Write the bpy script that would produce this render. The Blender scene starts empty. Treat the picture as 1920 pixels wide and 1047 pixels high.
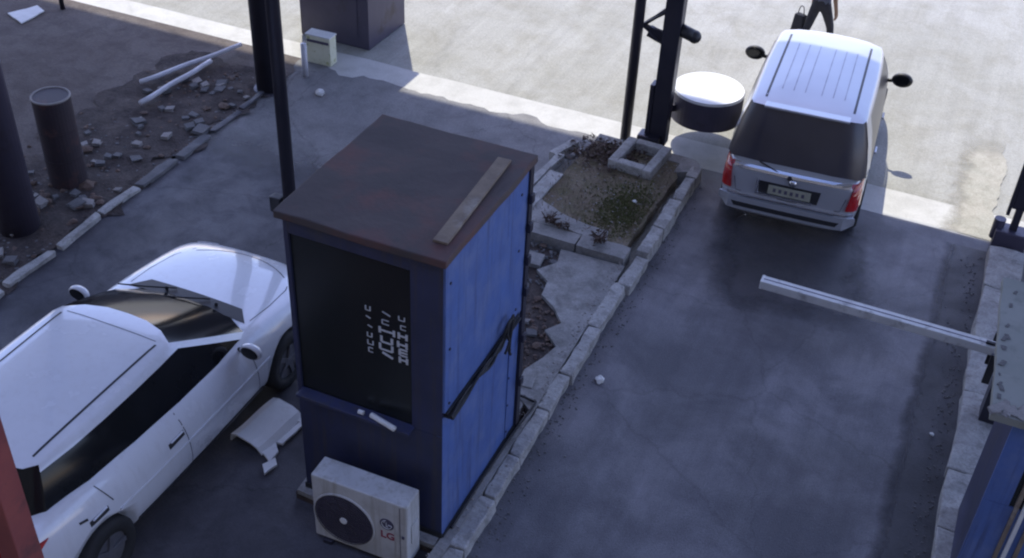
import bpy, bmesh, math, random
from mathutils import Vector, Matrix, noise
from mathutils.bvhtree import BVHTree
random.seed(11)
R = math.radians
scene = bpy.context.scene
C = scene.collection

# ------------------------------------------------------------------ camera, sky, sun, exposure
cd = bpy.data.cameras.new('camera'); cam = bpy.data.objects.new('camera', cd); C.objects.link(cam); scene.camera = cam
cd.sensor_width = 36; cd.sensor_fit = 'HORIZONTAL'; cd.lens = 2136.75 / 1920 * 36; cd.clip_end = 600
right = Vector((0.91235615, 0.4072236, 0.04213309)); up = Vector((-0.27532671, 0.53415158, 0.799298)); fwd = Vector((-0.30298755, 0.74084481, -0.59945601))
m3 = Matrix((right, up, -fwd)).transposed()
cam.matrix_world = Matrix.Translation((0, 0, 8.14673)) @ m3.to_4x4()

SUN = Vector((-0.31, 0.486, 1.0)).normalized()
w = bpy.data.worlds.new('World'); scene.world = w; w.use_nodes = True
nt = w.node_tree; bg = nt.nodes['Background']; sky = nt.nodes.new('ShaderNodeTexSky')
sky.sky_type = 'NISHITA'; sky.sun_disc = False
sky.sun_elevation = math.asin(SUN.z); sky.sun_rotation = math.atan2(SUN.x, SUN.y)
sky.air_density = 1.2; sky.dust_density = 0.6; sky.ozone_density = 4.0
tint = nt.nodes.new('ShaderNodeVectorMath'); tint.operation = 'MULTIPLY'; tint.inputs[1].default_value = (1.12, .95, 1.10); nt.links.new(sky.outputs[0], tint.inputs[0]); nt.links.new(tint.outputs[0], bg.inputs[0]); bg.inputs[1].default_value = 0.15
sl = bpy.data.lights.new('sun', 'SUN'); sl.energy = 2.05; sl.angle = R(0.53); sl.color = (1.0, 0.96, 0.83)
so = bpy.data.objects.new('sun', sl); C.objects.link(so); so.rotation_euler = SUN.to_track_quat('Z', 'Y').to_euler(); so.location = (-10, 15, 30)
scene.view_settings.view_transform = 'Standard'; scene.view_settings.look = 'None'
scene.view_settings.exposure = 1.32; scene.view_settings.gamma = 1; scene.view_settings.use_curve_mapping = False
scene.cycles.filter_width = 2.2

# ------------------------------------------------------------------ materials
M = {}
def pmat(name, c1, c2=None, scale=3.0, rough=.8, metal=0.0, bump=0.0, bscale=None, spots=None, spot_scale=1.0, spot_lo=.55, spot_hi=.7, coat=0.0, rvar=0.0, spec=None, detail=6, streak=None):
    m = bpy.data.materials.new(name); m.use_nodes = True; n = m.node_tree.nodes; l = m.node_tree.links
    b = n['Principled BSDF']; b.inputs['Roughness'].default_value = rough; b.inputs['Metallic'].default_value = metal
    if spec is not None: b.inputs['Specular IOR Level'].default_value = spec
    b.inputs['Coat Weight'].default_value = coat; b.inputs['Coat Roughness'].default_value = .05
    tc = n.new('ShaderNodeTexCoord')
    def nz(s, d=detail, r=.6):
        t = n.new('ShaderNodeTexNoise'); t.inputs['Scale'].default_value = s; t.inputs['Detail'].default_value = d; t.inputs['Roughness'].default_value = r
        l.new(tc.outputs['Object'], t.inputs['Vector']); return t
    if c2 is None: c2 = tuple(x * .82 for x in c1)
    t1 = nz(scale); r1 = n.new('ShaderNodeValToRGB'); l.new(t1.outputs['Fac'], r1.inputs[0])
    r1.color_ramp.elements[0].position = .33; r1.color_ramp.elements[1].position = .67
    r1.color_ramp.elements[0].color = (*c1, 1); r1.color_ramp.elements[1].color = (*c2, 1)
    out = r1.outputs[0]
    if spots:
        t2 = nz(spot_scale, 5, .65); r2 = n.new('ShaderNodeValToRGB'); l.new(t2.outputs['Fac'], r2.inputs[0])
        r2.color_ramp.elements[0].position = spot_lo; r2.color_ramp.elements[1].position = spot_hi
        mx = n.new('ShaderNodeMix'); mx.data_type = 'RGBA'; l.new(r2.outputs[0], mx.inputs[0]); l.new(out, mx.inputs[6]); mx.inputs[7].default_value = (*spots, 1)
        out = mx.outputs[2]
    if streak:
        mp = n.new('ShaderNodeMapping'); mp.inputs['Scale'].default_value = (14, 14, .7); l.new(tc.outputs['Object'], mp.inputs[0])
        t4 = n.new('ShaderNodeTexNoise'); t4.inputs['Scale'].default_value = 1; t4.inputs['Detail'].default_value = 6; t4.inputs['Roughness'].default_value = .7; l.new(mp.outputs[0], t4.inputs['Vector'])
        r4 = n.new('ShaderNodeValToRGB'); l.new(t4.outputs['Fac'], r4.inputs[0]); r4.color_ramp.elements[0].position = .5; r4.color_ramp.elements[1].position = .72
        m4 = n.new('ShaderNodeMix'); m4.data_type = 'RGBA'; l.new(r4.outputs[0], m4.inputs[0]); l.new(out, m4.inputs[6]); m4.inputs[7].default_value = (*streak, 1); out = m4.outputs[2]
    l.new(out, b.inputs['Base Color'])
    if rvar:
        mr = n.new('ShaderNodeMapRange'); l.new(t1.outputs['Fac'], mr.inputs[0]); mr.inputs[1].default_value = .3; mr.inputs[2].default_value = .7
        mr.inputs[3].default_value = rough - rvar; mr.inputs[4].default_value = rough + rvar; l.new(mr.outputs[0], b.inputs['Roughness'])
    if bump:
        t3 = nz(bscale or scale * 6, 6, .7); bp = n.new('ShaderNodeBump'); bp.inputs['Strength'].default_value = 1; bp.inputs['Distance'].default_value = bump
        l.new(t3.outputs['Fac'], bp.inputs['Height']); l.new(bp.outputs[0], b.inputs['Normal'])
    M[name] = m; return m

def road_mat(name, c1, c2, c3, rough=.55, s1=.55, s2=2.2, grain=38, bump=.004, fine=.16, stretch=None, cracks=0.0, track=0.0):
    """three scales: broad blotches, hand-sized patches, grain"""
    m = bpy.data.materials.new(name); m.use_nodes = True; n = m.node_tree.nodes; l = m.node_tree.links; b = n['Principled BSDF']
    tc = n.new('ShaderNodeTexCoord'); src = tc.outputs['Object']
    if stretch:
        mp = n.new('ShaderNodeMapping'); mp.inputs['Scale'].default_value = stretch; l.new(src, mp.inputs[0]); src = mp.outputs[0]
    def nz(s, d, r):
        t = n.new('ShaderNodeTexNoise'); t.inputs['Scale'].default_value = s; t.inputs['Detail'].default_value = d; t.inputs['Roughness'].default_value = r; t.inputs['Distortion'].default_value = .4
        l.new(src, t.inputs['Vector']); return t
    a = nz(s1, 5, .6); ra = n.new('ShaderNodeValToRGB'); l.new(a.outputs['Fac'], ra.inputs[0])
    e = ra.color_ramp.elements; e[0].position = .36; e[0].color = (*c1, 1); e[1].position = .66; e[1].color = (*c2, 1)
    c = nz(s2, 8, .7); rc = n.new('ShaderNodeValToRGB'); l.new(c.outputs['Fac'], rc.inputs[0]); rc.color_ramp.elements[0].position = .45; rc.color_ramp.elements[1].position = .75
    mx = n.new('ShaderNodeMix'); mx.data_type = 'RGBA'; l.new(rc.outputs[0], mx.inputs[0]); l.new(ra.outputs[0], mx.inputs[6]); mx.inputs[7].default_value = (*c3, 1)
    col = mx.outputs[2]
    if track:
        mp2 = n.new('ShaderNodeMapping'); mp2.inputs['Scale'].default_value = (5, .22, 1); l.new(tc.outputs['Object'], mp2.inputs[0])
        tn = n.new('ShaderNodeTexNoise'); tn.inputs['Scale'].default_value = 1.0; tn.inputs['Detail'].default_value = 7; tn.inputs['Roughness'].default_value = .7; l.new(mp2.outputs[0], tn.inputs['Vector'])
        tm = n.new('ShaderNodeMapRange'); l.new(tn.outputs['Fac'], tm.inputs[0]); tm.inputs[1].default_value = .3; tm.inputs[2].default_value = .7; tm.inputs[3].default_value = 1-track; tm.inputs[4].default_value = 1+track
        tv = n.new('ShaderNodeVectorMath'); tv.operation = 'SCALE'; l.new(col, tv.inputs[0]); l.new(tm.outputs[0], tv.inputs['Scale']); col = tv.outputs[0]
    if cracks:
        wn_ = nz(3.5, 4, .6); ad = n.new('ShaderNodeVectorMath'); ad.operation = 'MULTIPLY_ADD'; l.new(wn_.outputs['Color'], ad.inputs[0]); ad.inputs[1].default_value = (.35, .35, .0); l.new(src, ad.inputs[2])
        vo = n.new('ShaderNodeTexVoronoi'); vo.feature = 'DISTANCE_TO_EDGE'; vo.inputs['Scale'].default_value = .42; l.new(ad.outputs[0], vo.inputs['Vector'])
        cm = n.new('ShaderNodeMapRange'); l.new(vo.outputs['Distance'], cm.inputs[0]); cm.inputs[1].default_value = .0; cm.inputs[2].default_value = .006; cm.inputs[3].default_value = 1-cracks; cm.inputs[4].default_value = 1
        cv = n.new('ShaderNodeVectorMath'); cv.operation = 'SCALE'; l.new(col, cv.inputs[0]); l.new(cm.outputs[0], cv.inputs['Scale']); col = cv.outputs[0]
    g = nz(grain, 3, .8); mr = n.new('ShaderNodeMapRange'); l.new(g.outputs['Fac'], mr.inputs[0]); mr.inputs[1].default_value = .3; mr.inputs[2].default_value = .7; mr.inputs[3].default_value = 1 - fine; mr.inputs[4].default_value = 1 + fine
    mu = n.new('ShaderNodeVectorMath'); mu.operation = 'SCALE'; l.new(col, mu.inputs[0]); l.new(mr.outputs[0], mu.inputs['Scale']); l.new(mu.outputs[0], b.inputs['Base Color'])
    rr = n.new('ShaderNodeMapRange'); l.new(c.outputs['Fac'], rr.inputs[0]); rr.inputs[1].default_value = .3; rr.inputs[2].default_value = .7; rr.inputs[3].default_value = rough - .1; rr.inputs[4].default_value = rough + .15
    l.new(rr.outputs[0], b.inputs['Roughness'])
    bp = n.new('ShaderNodeBump'); bp.inputs['Distance'].default_value = bump; l.new(g.outputs['Fac'], bp.inputs['Height']); l.new(bp.outputs[0], b.inputs['Normal'])
    M[name] = m; return m

def edge_fade(name, ramps, amp=.3, nscale=3.0):
    """fades a thin layer out toward the given object-space limits: ramps = (axis, bare at, full at)"""
    m = M[name]; n = m.node_tree.nodes; l = m.node_tree.links; b = n['Principled BSDF']
    tc = n.new('ShaderNodeTexCoord'); sp = n.new('ShaderNodeSeparateXYZ'); l.new(tc.outputs['Object'], sp.inputs[0])
    t = n.new('ShaderNodeTexNoise'); t.inputs['Scale'].default_value = nscale; t.inputs['Detail'].default_value = 9; t.inputs['Roughness'].default_value = .75; l.new(tc.outputs['Object'], t.inputs['Vector'])
    sh = n.new('ShaderNodeMath'); sh.operation = 'MULTIPLY_ADD'; l.new(t.outputs['Fac'], sh.inputs[0]); sh.inputs[1].default_value = amp; sh.inputs[2].default_value = -amp/2
    out = None
    for ax, a0, a1 in ramps:
        ad = n.new('ShaderNodeMath'); ad.operation = 'ADD'; l.new(sp.outputs[ax], ad.inputs[0]); l.new(sh.outputs[0], ad.inputs[1])
        mr = n.new('ShaderNodeMapRange'); l.new(ad.outputs[0], mr.inputs[0]); mr.inputs[1].default_value = a0; mr.inputs[2].default_value = a1
        if out is None: out = mr.outputs[0]
        else:
            mm = n.new('ShaderNodeMath'); mm.operation = 'MULTIPLY'; l.new(out, mm.inputs[0]); l.new(mr.outputs[0], mm.inputs[1]); out = mm.outputs[0]
    l.new(out, b.inputs['Alpha'])

road_mat('asphalt', (.062, .062, .074), (.170, .166, .182), (.085, .084, .096), rough=.55, s1=.75, s2=1.6, grain=60, fine=.28, cracks=.22, track=.16)
road_mat('lane_asphalt', (.040, .039, .048), (.088, .086, .098), (.030, .029, .036), rough=.6, s1=.8, grain=60, fine=.28, cracks=.4)
road_mat('dark_asphalt', (.030, .030, .036), (.045, .044, .050), (.022, .022, .027), rough=.55, s1=1.2)
road_mat('painted_shade_asphalt', (.050, .049, .058), (.075, .073, .082), (.042, .040, .048), rough=.55, s1=1.2)  # asphalt colour darkened to stand in for the MPV's reflection and shade
road_mat('yard_concrete', (.285, .28, .245), (.345, .34, .315), (.25, .24, .20), rough=.85, s1=.3, s2=1.3, fine=.22, grain=45, cracks=.10, track=.10)
road_mat('drain_concrete', (.47, .46, .43), (.52, .51, .48), (.40, .39, .36), rough=.85, s1=.7, s2=3, fine=.08)
road_mat('floor_concrete', (.17, .165, .165), (.22, .215, .21), (.13, .125, .125), rough=.8, s1=.6, s2=2.6, cracks=.4, fine=.22)
road_mat('dirt', (.105, .085, .075), (.14, .12, .108), (.07, .058, .054), rough=.95, s1=.5, s2=2.5, grain=22, bump=.012)
road_mat('dark_soil', (.050, .038, .034), (.09, .07, .06), (.03, .024, .024), rough=.95, s1=1.4, s2=5, grain=20, bump=.02, fine=.35)
road_mat('island_concrete', (.23, .225, .215), (.33, .32, .305), (.12, .115, .105), rough=.85, s1=1.2, s2=4, bump=.006, fine=.2)
road_mat('kerb_concrete', (.32, .315, .30), (.44, .43, .41), (.17, .165, .155), rough=.85, s1=2.5, s2=7, bump=.006, fine=.2)
road_mat('back_floor', (.17, .165, .165), (.22, .215, .21), (.13, .125, .125), rough=.8, s1=.6, s2=2.6, cracks=.3, fine=.22)
edge_fade('back_floor', [('Y', 10.6, 11.6)], 1.1, 1.6)
road_mat('moss_earth', (.15, .115, .075), (.20, .165, .115), (.10, .10, .045), rough=.95, s1=1.6, s2=5, grain=30, bump=.02, fine=.35)
road_mat('yellow_concrete', (.33, .32, .265), (.40, .37, .31), (.27, .26, .21), rough=.9, s1=1.5, s2=5, fine=.2)
road_mat('gutter_asphalt', (.028, .028, .034), (.045, .044, .050), (.020, .020, .025), rough=.55, s1=1.2, grain=60, fine=.28)
edge_fade('gutter_asphalt', [('X', .50, .66), ('Y', -10, -9)], .28, 2.2)
edge_fade('painted_shade_asphalt', [('X', -1.0, -.62), ('X', 1.0, .70), ('Y', -1.15, -.70), ('Y', 1.3, .85)], .7, 2.2)
edge_fade('yellow_concrete', [('X', -.02+.42, .66), ('Y', 16.5, 15.9)], .5, 3.0)
pmat('stone_pale', (.34, .32, .30), (.24, .22, .21), 5, .9, bump=.01)
pmat('stone_brown', (.17, .11, .085), (.11, .085, .07), 5, .95, bump=.01)
pmat('stone_grey', (.17, .165, .165), (.11, .11, .115), 5, .9, bump=.01)
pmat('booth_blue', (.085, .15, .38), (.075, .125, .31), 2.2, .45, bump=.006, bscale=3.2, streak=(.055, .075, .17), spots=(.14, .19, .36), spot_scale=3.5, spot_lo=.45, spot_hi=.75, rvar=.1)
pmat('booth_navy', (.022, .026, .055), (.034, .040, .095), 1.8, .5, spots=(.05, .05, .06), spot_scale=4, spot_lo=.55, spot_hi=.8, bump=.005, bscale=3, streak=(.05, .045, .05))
pmat('roof_rust', (.075, .055, .055), (.055, .046, .046), 1.1, .8, bump=.003, bscale=18, spots=(.12, .050, .045), spot_scale=1.6, spot_lo=.48, spot_hi=.72)
pmat('plank_wood', (.24, .19, .14), (.15, .115, .09), 5, .85, bump=.004, spots=(.30, .27, .23), spot_scale=2)
pmat('dark_glass', (.008, .009, .010), (.012, .013, .015), 2, .12, spec=.3)
pmat('tinted_glass', (.035, .031, .040), (.05, .045, .055), 2, .28, spec=.6)
pmat('booth_glass', (.010, .013, .014), (.018, .02, .02), 2, .25)
pmat('black_rubber', (.012, .012, .014), (.02, .02, .022), 6, .7)
pmat('black_plastic', (.016, .016, .019), (.026, .026, .03), 8, .5)
pmat('dark_steel', (.030, .030, .045), (.045, .042, .055), 3, .42, metal=.3, bump=.001, rvar=.1)
pmat('purple_steel', (.060, .055, .085), (.085, .075, .11), 1.5, .5, metal=.1, spots=(.05, .04, .045), spot_scale=2)
pmat('red_steel', (.28, .075, .065), (.20, .055, .055), 3, .5, bump=.001, spots=(.14, .05, .05), spot_scale=5)
pmat('drum_rust', (.034, .028, .036), (.05, .036, .042), 3, .6, metal=.2, bump=.003, spots=(.10, .05, .045), spot_scale=4)
pmat('white_enamel', (.74, .74, .72), (.66, .66, .64), 4, .45, spots=(.48, .47, .44), spot_scale=6, spot_lo=.6, spot_hi=.8)
pmat('ac_casing', (.56, .56, .55), (.46, .46, .45), 3, .5, bump=.0008, streak=(.33, .31, .27), spots=(.36, .35, .32), spot_scale=4, spot_lo=.5, spot_hi=.8)
pmat('car_white', (.66, .67, .70), (.60, .61, .64), 1.6, .26, coat=.85, streak=(.60, .60, .62), rvar=.04)
pmat('car_silver', (.42, .43, .46), (.38, .39, .42), 1.2, .32, metal=.35, coat=.5)
pmat('panel_gap', (.03, .03, .04), (.035, .035, .045), 4, .6)
pmat('chrome', (.62, .62, .64), (.55, .55, .57), 3, .2, metal=.9)
pmat('lamp_red', (.42, .012, .015), (.30, .01, .015), 6, .18, coat=.6)
pmat('lamp_clear', (.55, .55, .58), (.42, .42, .46), 6, .15, coat=.6)
pmat('plate', (.36, .36, .28), (.28, .28, .22), 12, .5)
pmat('tyre', (.016, .016, .017), (.024, .024, .025), 10, .85)
pmat('rim', (.30, .30, .32), (.2, .2, .22), 6, .35, metal=.7)
pmat('arm_white', (.60, .60, .58), (.50, .50, .49), 4, .5, spots=(.28, .27, .26), spot_scale=7, spot_lo=.55, spot_hi=.72)
pmat('booth_top', (.20, .21, .185), (.25, .255, .23), 1.3, .85, bump=.003, spots=(.15, .155, .14), spot_scale=3)
pmat('paper', (.70, .70, .68), (.6, .6, .58), 8, .7)
pmat('marks', (.62, .64, .66), (.45, .47, .5), 40, .6)
pmat('ink', (.06, .055, .09), (.09, .08, .12), 20, .6)
pmat('ink_red', (.30, .04, .07), (.22, .05, .08), 20, .6)
pmat('trousers', (.020, .020, .028), (.032, .032, .04), 9, .9)
pmat('shirt', (.10, .11, .15), (.08, .09, .12), 9, .9)
pmat('skin', (.23, .13, .085), (.19, .11, .07), 5, .6)
pmat('hair', (.012, .010, .010), (.02, .016, .015), 30, .7)
pmat('dry_stalk', (.055, .036, .030), (.09, .06, .045), 20, .9)
pmat('moss_leaf', (.13, .13, .045), (.09, .10, .035), 6, .9)
pmat('canopy_sheet', (.30, .31, .33), (.26, .27, .29), 2, .5)
pmat('pipe_white', (.62, .62, .66), (.5, .5, .54), 5, .5)
pmat('bin_cream', (.66, .66, .50), (.60, .60, .42), 6, .6, spots=(.36, .38, .16), spot_scale=9, spot_lo=.58, spot_hi=.66)

# ------------------------------------------------------------------ helpers
def tag(o, label=None, cat=None, group=None, kind=None):
    if label: o['label'] = label
    if cat: o['category'] = cat
    if group: o['group'] = group
    if kind: o['kind'] = kind
    return o
def thing(name, label, cat, loc=(0, 0, 0), rz=0, group=None):
    o = bpy.data.objects.new(name, None); C.objects.link(o); o.location = loc; o.rotation_euler = (0, 0, rz); o.empty_display_size = .2
    return tag(o, label, cat, group)
def obj(name, bm, m, parent=None, smooth=False, label=None):
    me = bpy.data.meshes.new(name)
    if isinstance(bm, bmesh.types.BMesh):
        bmesh.ops.recalc_face_normals(bm, faces=bm.faces); bm.to_mesh(me); bm.free()
    else: me.from_pydata(bm[0], [], bm[1])
    me.materials.append(M[m] if isinstance(m, str) else m)
    if smooth:
        for p in me.polygons: p.use_smooth = True
    o = bpy.data.objects.new(name, me); C.objects.link(o)
    if parent: o.parent = parent
    if label: o['label'] = label
    return o
def B(): return bmesh.new()
def box(bm, c, s, rot=None, bev=0.0):
    mt = Matrix.Translation(c) @ (rot.to_4x4() if rot is not None else Matrix.Identity(4)) @ Matrix.Diagonal((*s, 1))
    r = bmesh.ops.create_cube(bm, size=1, matrix=mt)
    if bev:
        es = list({e for v in r['verts'] for e in v.link_edges})
        bmesh.ops.bevel(bm, geom=es, offset=bev, segments=2, affect='EDGES', profile=.6)
    return bm
def bxx(bm, x0, x1, y0, y1, z0, z1, bev=0.0): return box(bm, ((x0+x1)/2, (y0+y1)/2, (z0+z1)/2), (x1-x0, y1-y0, z1-z0), None, bev)
def cyl(bm, p0, p1, r0, r1=None, seg=20, cap=True):
    p0 = Vector(p0); p1 = Vector(p1); d = p1 - p0
    mt = Matrix.Translation((p0+p1)/2) @ d.to_track_quat('Z', 'Y').to_matrix().to_4x4()
    bmesh.ops.create_cone(bm, cap_ends=cap, segments=seg, radius1=r0, radius2=r0 if r1 is None else r1, depth=d.length, matrix=mt); return bm
def tube(bm, pts, r, seg=7):
    pts = [Vector(p) for p in pts]; rings = []
    for i, p in enumerate(pts):
        t = (pts[min(i+1, len(pts)-1)] - pts[max(i-1, 0)]).normalized()
        q = t.to_track_quat('Z', 'Y'); rr = r[i] if isinstance(r, (list, tuple)) else r
        rings.append([bm.verts.new(p + q @ Vector((math.cos(a)*rr, math.sin(a)*rr, 0))) for a in [2*math.pi*k/seg for k in range(seg)]])
    for a, b in zip(rings, rings[1:]):
        for k in range(seg): bm.faces.new((a[k], a[(k+1) % seg], b[(k+1) % seg], b[k]))
    bm.faces.new(rings[0][::-1]); bm.faces.new(rings[-1]); return bm
def smooth_pts(pts, n=6):
    P = [Vector(p) for p in pts]; out = []
    for i in range(len(P)-1):
        p0, p1, p2, p3 = P[max(i-1, 0)], P[i], P[i+1], P[min(i+2, len(P)-1)]
        for k in range(n):
            t = k/n; out.append(.5*((2*p1)+(-p0+p2)*t+(2*p0-5*p1+4*p2-p3)*t*t+(-p0+3*p1-3*p2+p3)*t**3))
    return out + [P[-1]]
def sheet(name, x0, x1, y0, y1, z, m, n=1, amp=0.0, edge=0.0, seed=0):
    """flat ground sheet; its outline wobbles by `edge`"""
    nx = max(1, int((x1-x0)*n)); ny = max(1, int((y1-y0)*n)); vs = []; fs = []
    for j in range(ny+1):
        for i in range(nx+1):
            x = x0+(x1-x0)*i/nx; y = y0+(y1-y0)*j/ny
            if edge:
                u = 2*i/nx-1; v = 2*j/ny-1; y_ = y; x_ = x; sx = seed+(7 if u > 0 else 0); sy = seed+(7 if v > 0 else 0)
                x += (noise.noise((sx, y_*1.7, 0)) + noise.noise((sx, y_*6, 3))*.4)*edge*abs(u)
                y += (noise.noise((x_*1.7, sy, 5)) + noise.noise((x_*6, sy, 9))*.4)*edge*abs(v)
            vs.append((x, y, z + amp*noise.noise((x*2.3, y*2.3, seed))))
    for j in range(ny):
        for i in range(nx):
            a = j*(nx+1)+i; fs.append((a, a+1, a+nx+2, a+nx+1))
    o = obj(name, (vs, fs), m); tag(o, kind='structure'); return o
def slab(bm, outline, z0, z1):
    lo = [bm.verts.new((x, y, z0)) for x, y in outline]; hi = [bm.verts.new((x, y, z1)) for x, y in outline]; n = len(outline)
    bm.faces.new(hi); bm.faces.new(lo[::-1])
    for i in range(n): bm.faces.new((lo[i], lo[(i+1) % n], hi[(i+1) % n], hi[i]))
    return bm
def rag(outline, amp, step=.12, seed=0):
    out = []; n = len(outline)
    for i in range(n):
        a = Vector(outline[i]); b = Vector(outline[(i+1) % n]); k = max(1, int((b-a).length/step)); d = (b-a).normalized(); nn = Vector((-d.y, d.x))
        for j in range(k):
            p = a.lerp(b, j/k); o = noise.noise((p.x*4+seed, p.y*4, seed))*amp + noise.noise((p.x*14+seed, p.y*14, seed))*amp*.5
            out.append(tuple(p + nn*o))
    return out
def rock_mesh(name, m, seed, flat=.55):
    bm = B(); rnd = random.Random(seed)
    if seed % 3: bmesh.ops.create_cube(bm, size=1.5); bmesh.ops.subdivide_edges(bm, edges=[e for e in bm.edges][::3], cuts=1)
    else: bmesh.ops.create_icosphere(bm, subdivisions=1, radius=1)
    for v in bm.verts:
        v.co *= rnd.uniform(.62, 1.12); v.co.z *= flat
        if v.co.z < -.25: v.co.z = -.25
    me = bpy.data.meshes.new(name); bm.to_mesh(me); bm.free(); me.materials.append(M[m]); return me
ROCKS = [rock_mesh('rock', m, s, f) for m, s, f in (('stone_pale', 1, .5), ('stone_grey', 2, .6), ('stone_brown', 3, .6), ('stone_pale', 4, .7), ('stone_grey', 5, .4), ('stone_brown', 6, .45), ('stone_grey', 7, .6))]

# ------------------------------------------------------------------ ground
sheet('ground', -150, 150, -120, 180, -.012, 'yard_concrete')
sheet('asphalt_lane', -2.95, 1.15, -14, 13.62, 0, 'asphalt', 1)
sheet('left_lane', -9.35, -4.55, -14, 12.2, 0, 'lane_asphalt', 1)
sheet('concrete_floor', -9.4, -4.3, 10.7, 13.75, .004, 'back_floor', 9, edge=.22, seed=3)
sheet('dirt_lot', -24, -9.3, -14, 13.85, 0, 'dirt', 1)
sheet('soil_strip', -11.25, -9.25, 6.3, 13.2, .018, 'dark_soil', 9, amp=.035, edge=.4, seed=8)
sheet('drain_slab', -40, 12, 13.60, 14.32, -.004, 'drain_concrete', 2, edge=.05, seed=5)
sheet('gutter_strip', .30, 1.06, -2, 13.35, .008, 'gutter_asphalt', 4, edge=.0, seed=14)
sheet('worn_apron', -4.75, -2.9, 4.9, 6.1, .004, 'lane_asphalt', 3, edge=.1, seed=40)
sheet('worn_patch', .30, 1.04, 13.65, 16.5, 0.003, 'yellow_concrete', 12, edge=.1, seed=21)
sheet('pavement', 1.3, 12, -14, 13.5, .05, 'floor_concrete', 1)
# MPV's shade and reflection painted onto the right lane as a soft-edged sheet
bm = B(); vs = [bm.verts.new((x, y, 0)) for x, y in ((-1.2, -1.4), (1.2, -1.4), (1.2, 1.5), (-1.2, 1.5))]; bm.faces.new(vs); o = obj('mpv_painted_shade', bm, 'painted_shade_asphalt'); o.location = (-1.18, 11.9, .004); o.rotation_euler.z = R(12); tag(o, kind='structure')

# canopy that shades the lanes, high above the picture, on its posts
bm = B(); bxx(bm, -24, 12, 5.9, 18.70+.76, 12.0, 12.12); can = obj('unseen_canopy_roof', bm, 'canopy_sheet'); tag(can, kind='structure')

bm = B(); bxx(bm, -30, 16, -6.5, -1.2, -.01, 14.0); bld = obj('building', bm, 'stone_grey'); tag(bld, 'plain grey building behind the camera, facing the booths', 'building')
# ------------------------------------------------------------------ left kerb
bm = B()
lk = thing('kerb', 'low broken kerb with a worn whitewashed edge along the left lane', 'kerb', (-9.2, 8, 0))
y = 6.4
kb = 0
while y < 12.3:
    L = random.uniform(.7, .95); bm = B(); box(bm, (0, 0, 0), (random.uniform(.09, .15), L-random.uniform(.03, .12), .10), Matrix.Rotation(random.uniform(-.06, .06), 3, 'Z'), .015)
    bmesh.ops.subdivide_edges(bm, edges=bm.edges, cuts=2, use_grid_fill=True)
    for v in bm.verts: v.co += noise.noise_vector(v.co*7+Vector((y, 0, 0)))*.03
    o = obj('kerb_stone', bm, 'kerb_concrete' if y < 9.4 else 'lane_asphalt' if y > 10.6 else 'stone_grey', lk); o.location = (-.02+random.uniform(-.02, .02)-.06*(y-8)/3, y+L/2-8, (.02 if y < 9.6 else -.005)+random.uniform(-.02, .01)); o.rotation_euler.x = random.uniform(-.02, .02)
    y += L

# ------------------------------------------------------------------ traffic island
isl = thing('traffic_island', 'raised concrete island with broken kerb, dirt bed and rubble that carries the blue booth', 'traffic island', (-3.7, 9, 0))
IX, IY = -3.7, 9
def loc(pts): return [(x-IX, y-IY) for x, y in pts]
bm = B(); slab(bm, loc(rag([(-4.52, 6.0), (-3.1, 5.97), (-3.02, 9.0), (-3.08, 10.7), (-4.72, 10.75)], .03, .15, 2)), -.02, .095); obj('subbase', bm, 'dark_soil', isl)
bm = B(); slab(bm, loc(rag([(-4.50, 6.0), (-3.06, 5.97), (-3.04, 7.4), (-3.08, 8.05), (-4.66, 8.1)], .02, .2, 4)), .08, .135); obj('booth_plinth', bm, 'island_concrete', isl)
# right-hand concrete apron with ragged inner edge
bm = B(); slab(bm, loc([(-3.06, 5.45)] + [(-2.98, 7.95), (-3.22, 8.12), (-3.28, 8.5), (-3.18, 8.75), (-3.12, 9.0), (-3.34, 9.2), (-3.22, 9.4), (-3.40, 9.62), (-3.62, 9.78), (-3.66, 10.05), (-3.86, 10.2), (-3.7, 10.45), (-3.76, 10.72)] + [(-2.95, 10.75), (-2.93, 5.45)]), .05, .142)
obj('apron', bm, 'island_concrete', isl)
# slabs heaved up between booth and dirt bed
for (cx, cy, sx, sy, rz, tx, z) in [(-4.12, 9.98, .42, .34, .3, .05, .12), (-3.98, 9.72, .30, .20, -.2, -.08, .13), (-4.35, 10.3, .35, .3, .6, .04, .11), (-4.0, 10.38, .26, .22, .1, .07, .13), (-3.55, 8.35, .2, .25, .4, .1, .12), (-3.2, 8.32, .2, .16, .1, 0, .125)]:
    bm = B(); slab(bm, rag([(-sx/2, -sy/2), (sx/2, -sy/2), (sx/2, sy/2), (-sx/2, sy/2)], .02, .08, cx), -.03, .03)
    o = obj('slab_piece', bm, 'island_concrete', isl); o.location = (cx-IX, cy-IY, z); o.rotation_euler = (tx, tx*.6, rz)
# rear bed: earth with a concrete rim
bm = B(); slab(bm, loc(rag([(-4.45, 10.95), (-3.05, 10.95), (-2.98, 12.9), (-3.1, 13.4), (-4.3, 13.35)], .04, .15, 6)), .05, .20); obj('earth_bed', bm, 'moss_earth', isl)
for (x0, x1, y0, y1, z1) in [(-4.42, -3.62, 10.80, 11.02, .215), (-3.60, -2.98, 10.79, 11.05, .21)]:
    bm = B(); slab(bm, loc(rag([(x0, y0), (x1, y0), (x1, y1), (x0, y1)], .018, .12, x0)), .0, z1); obj('rim_slab', bm, 'island_concrete', isl)
bm = B(); slab(bm, loc(rag([(-4.42, 11.03), (-3.3, 11.06), (-3.35, 11.25), (-3.9, 11.32), (-4.3, 11.5), (-4.42, 11.6)], .03, .12, 33)), .1, .212); obj('rim_slab', bm, 'island_concrete', isl)
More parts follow.
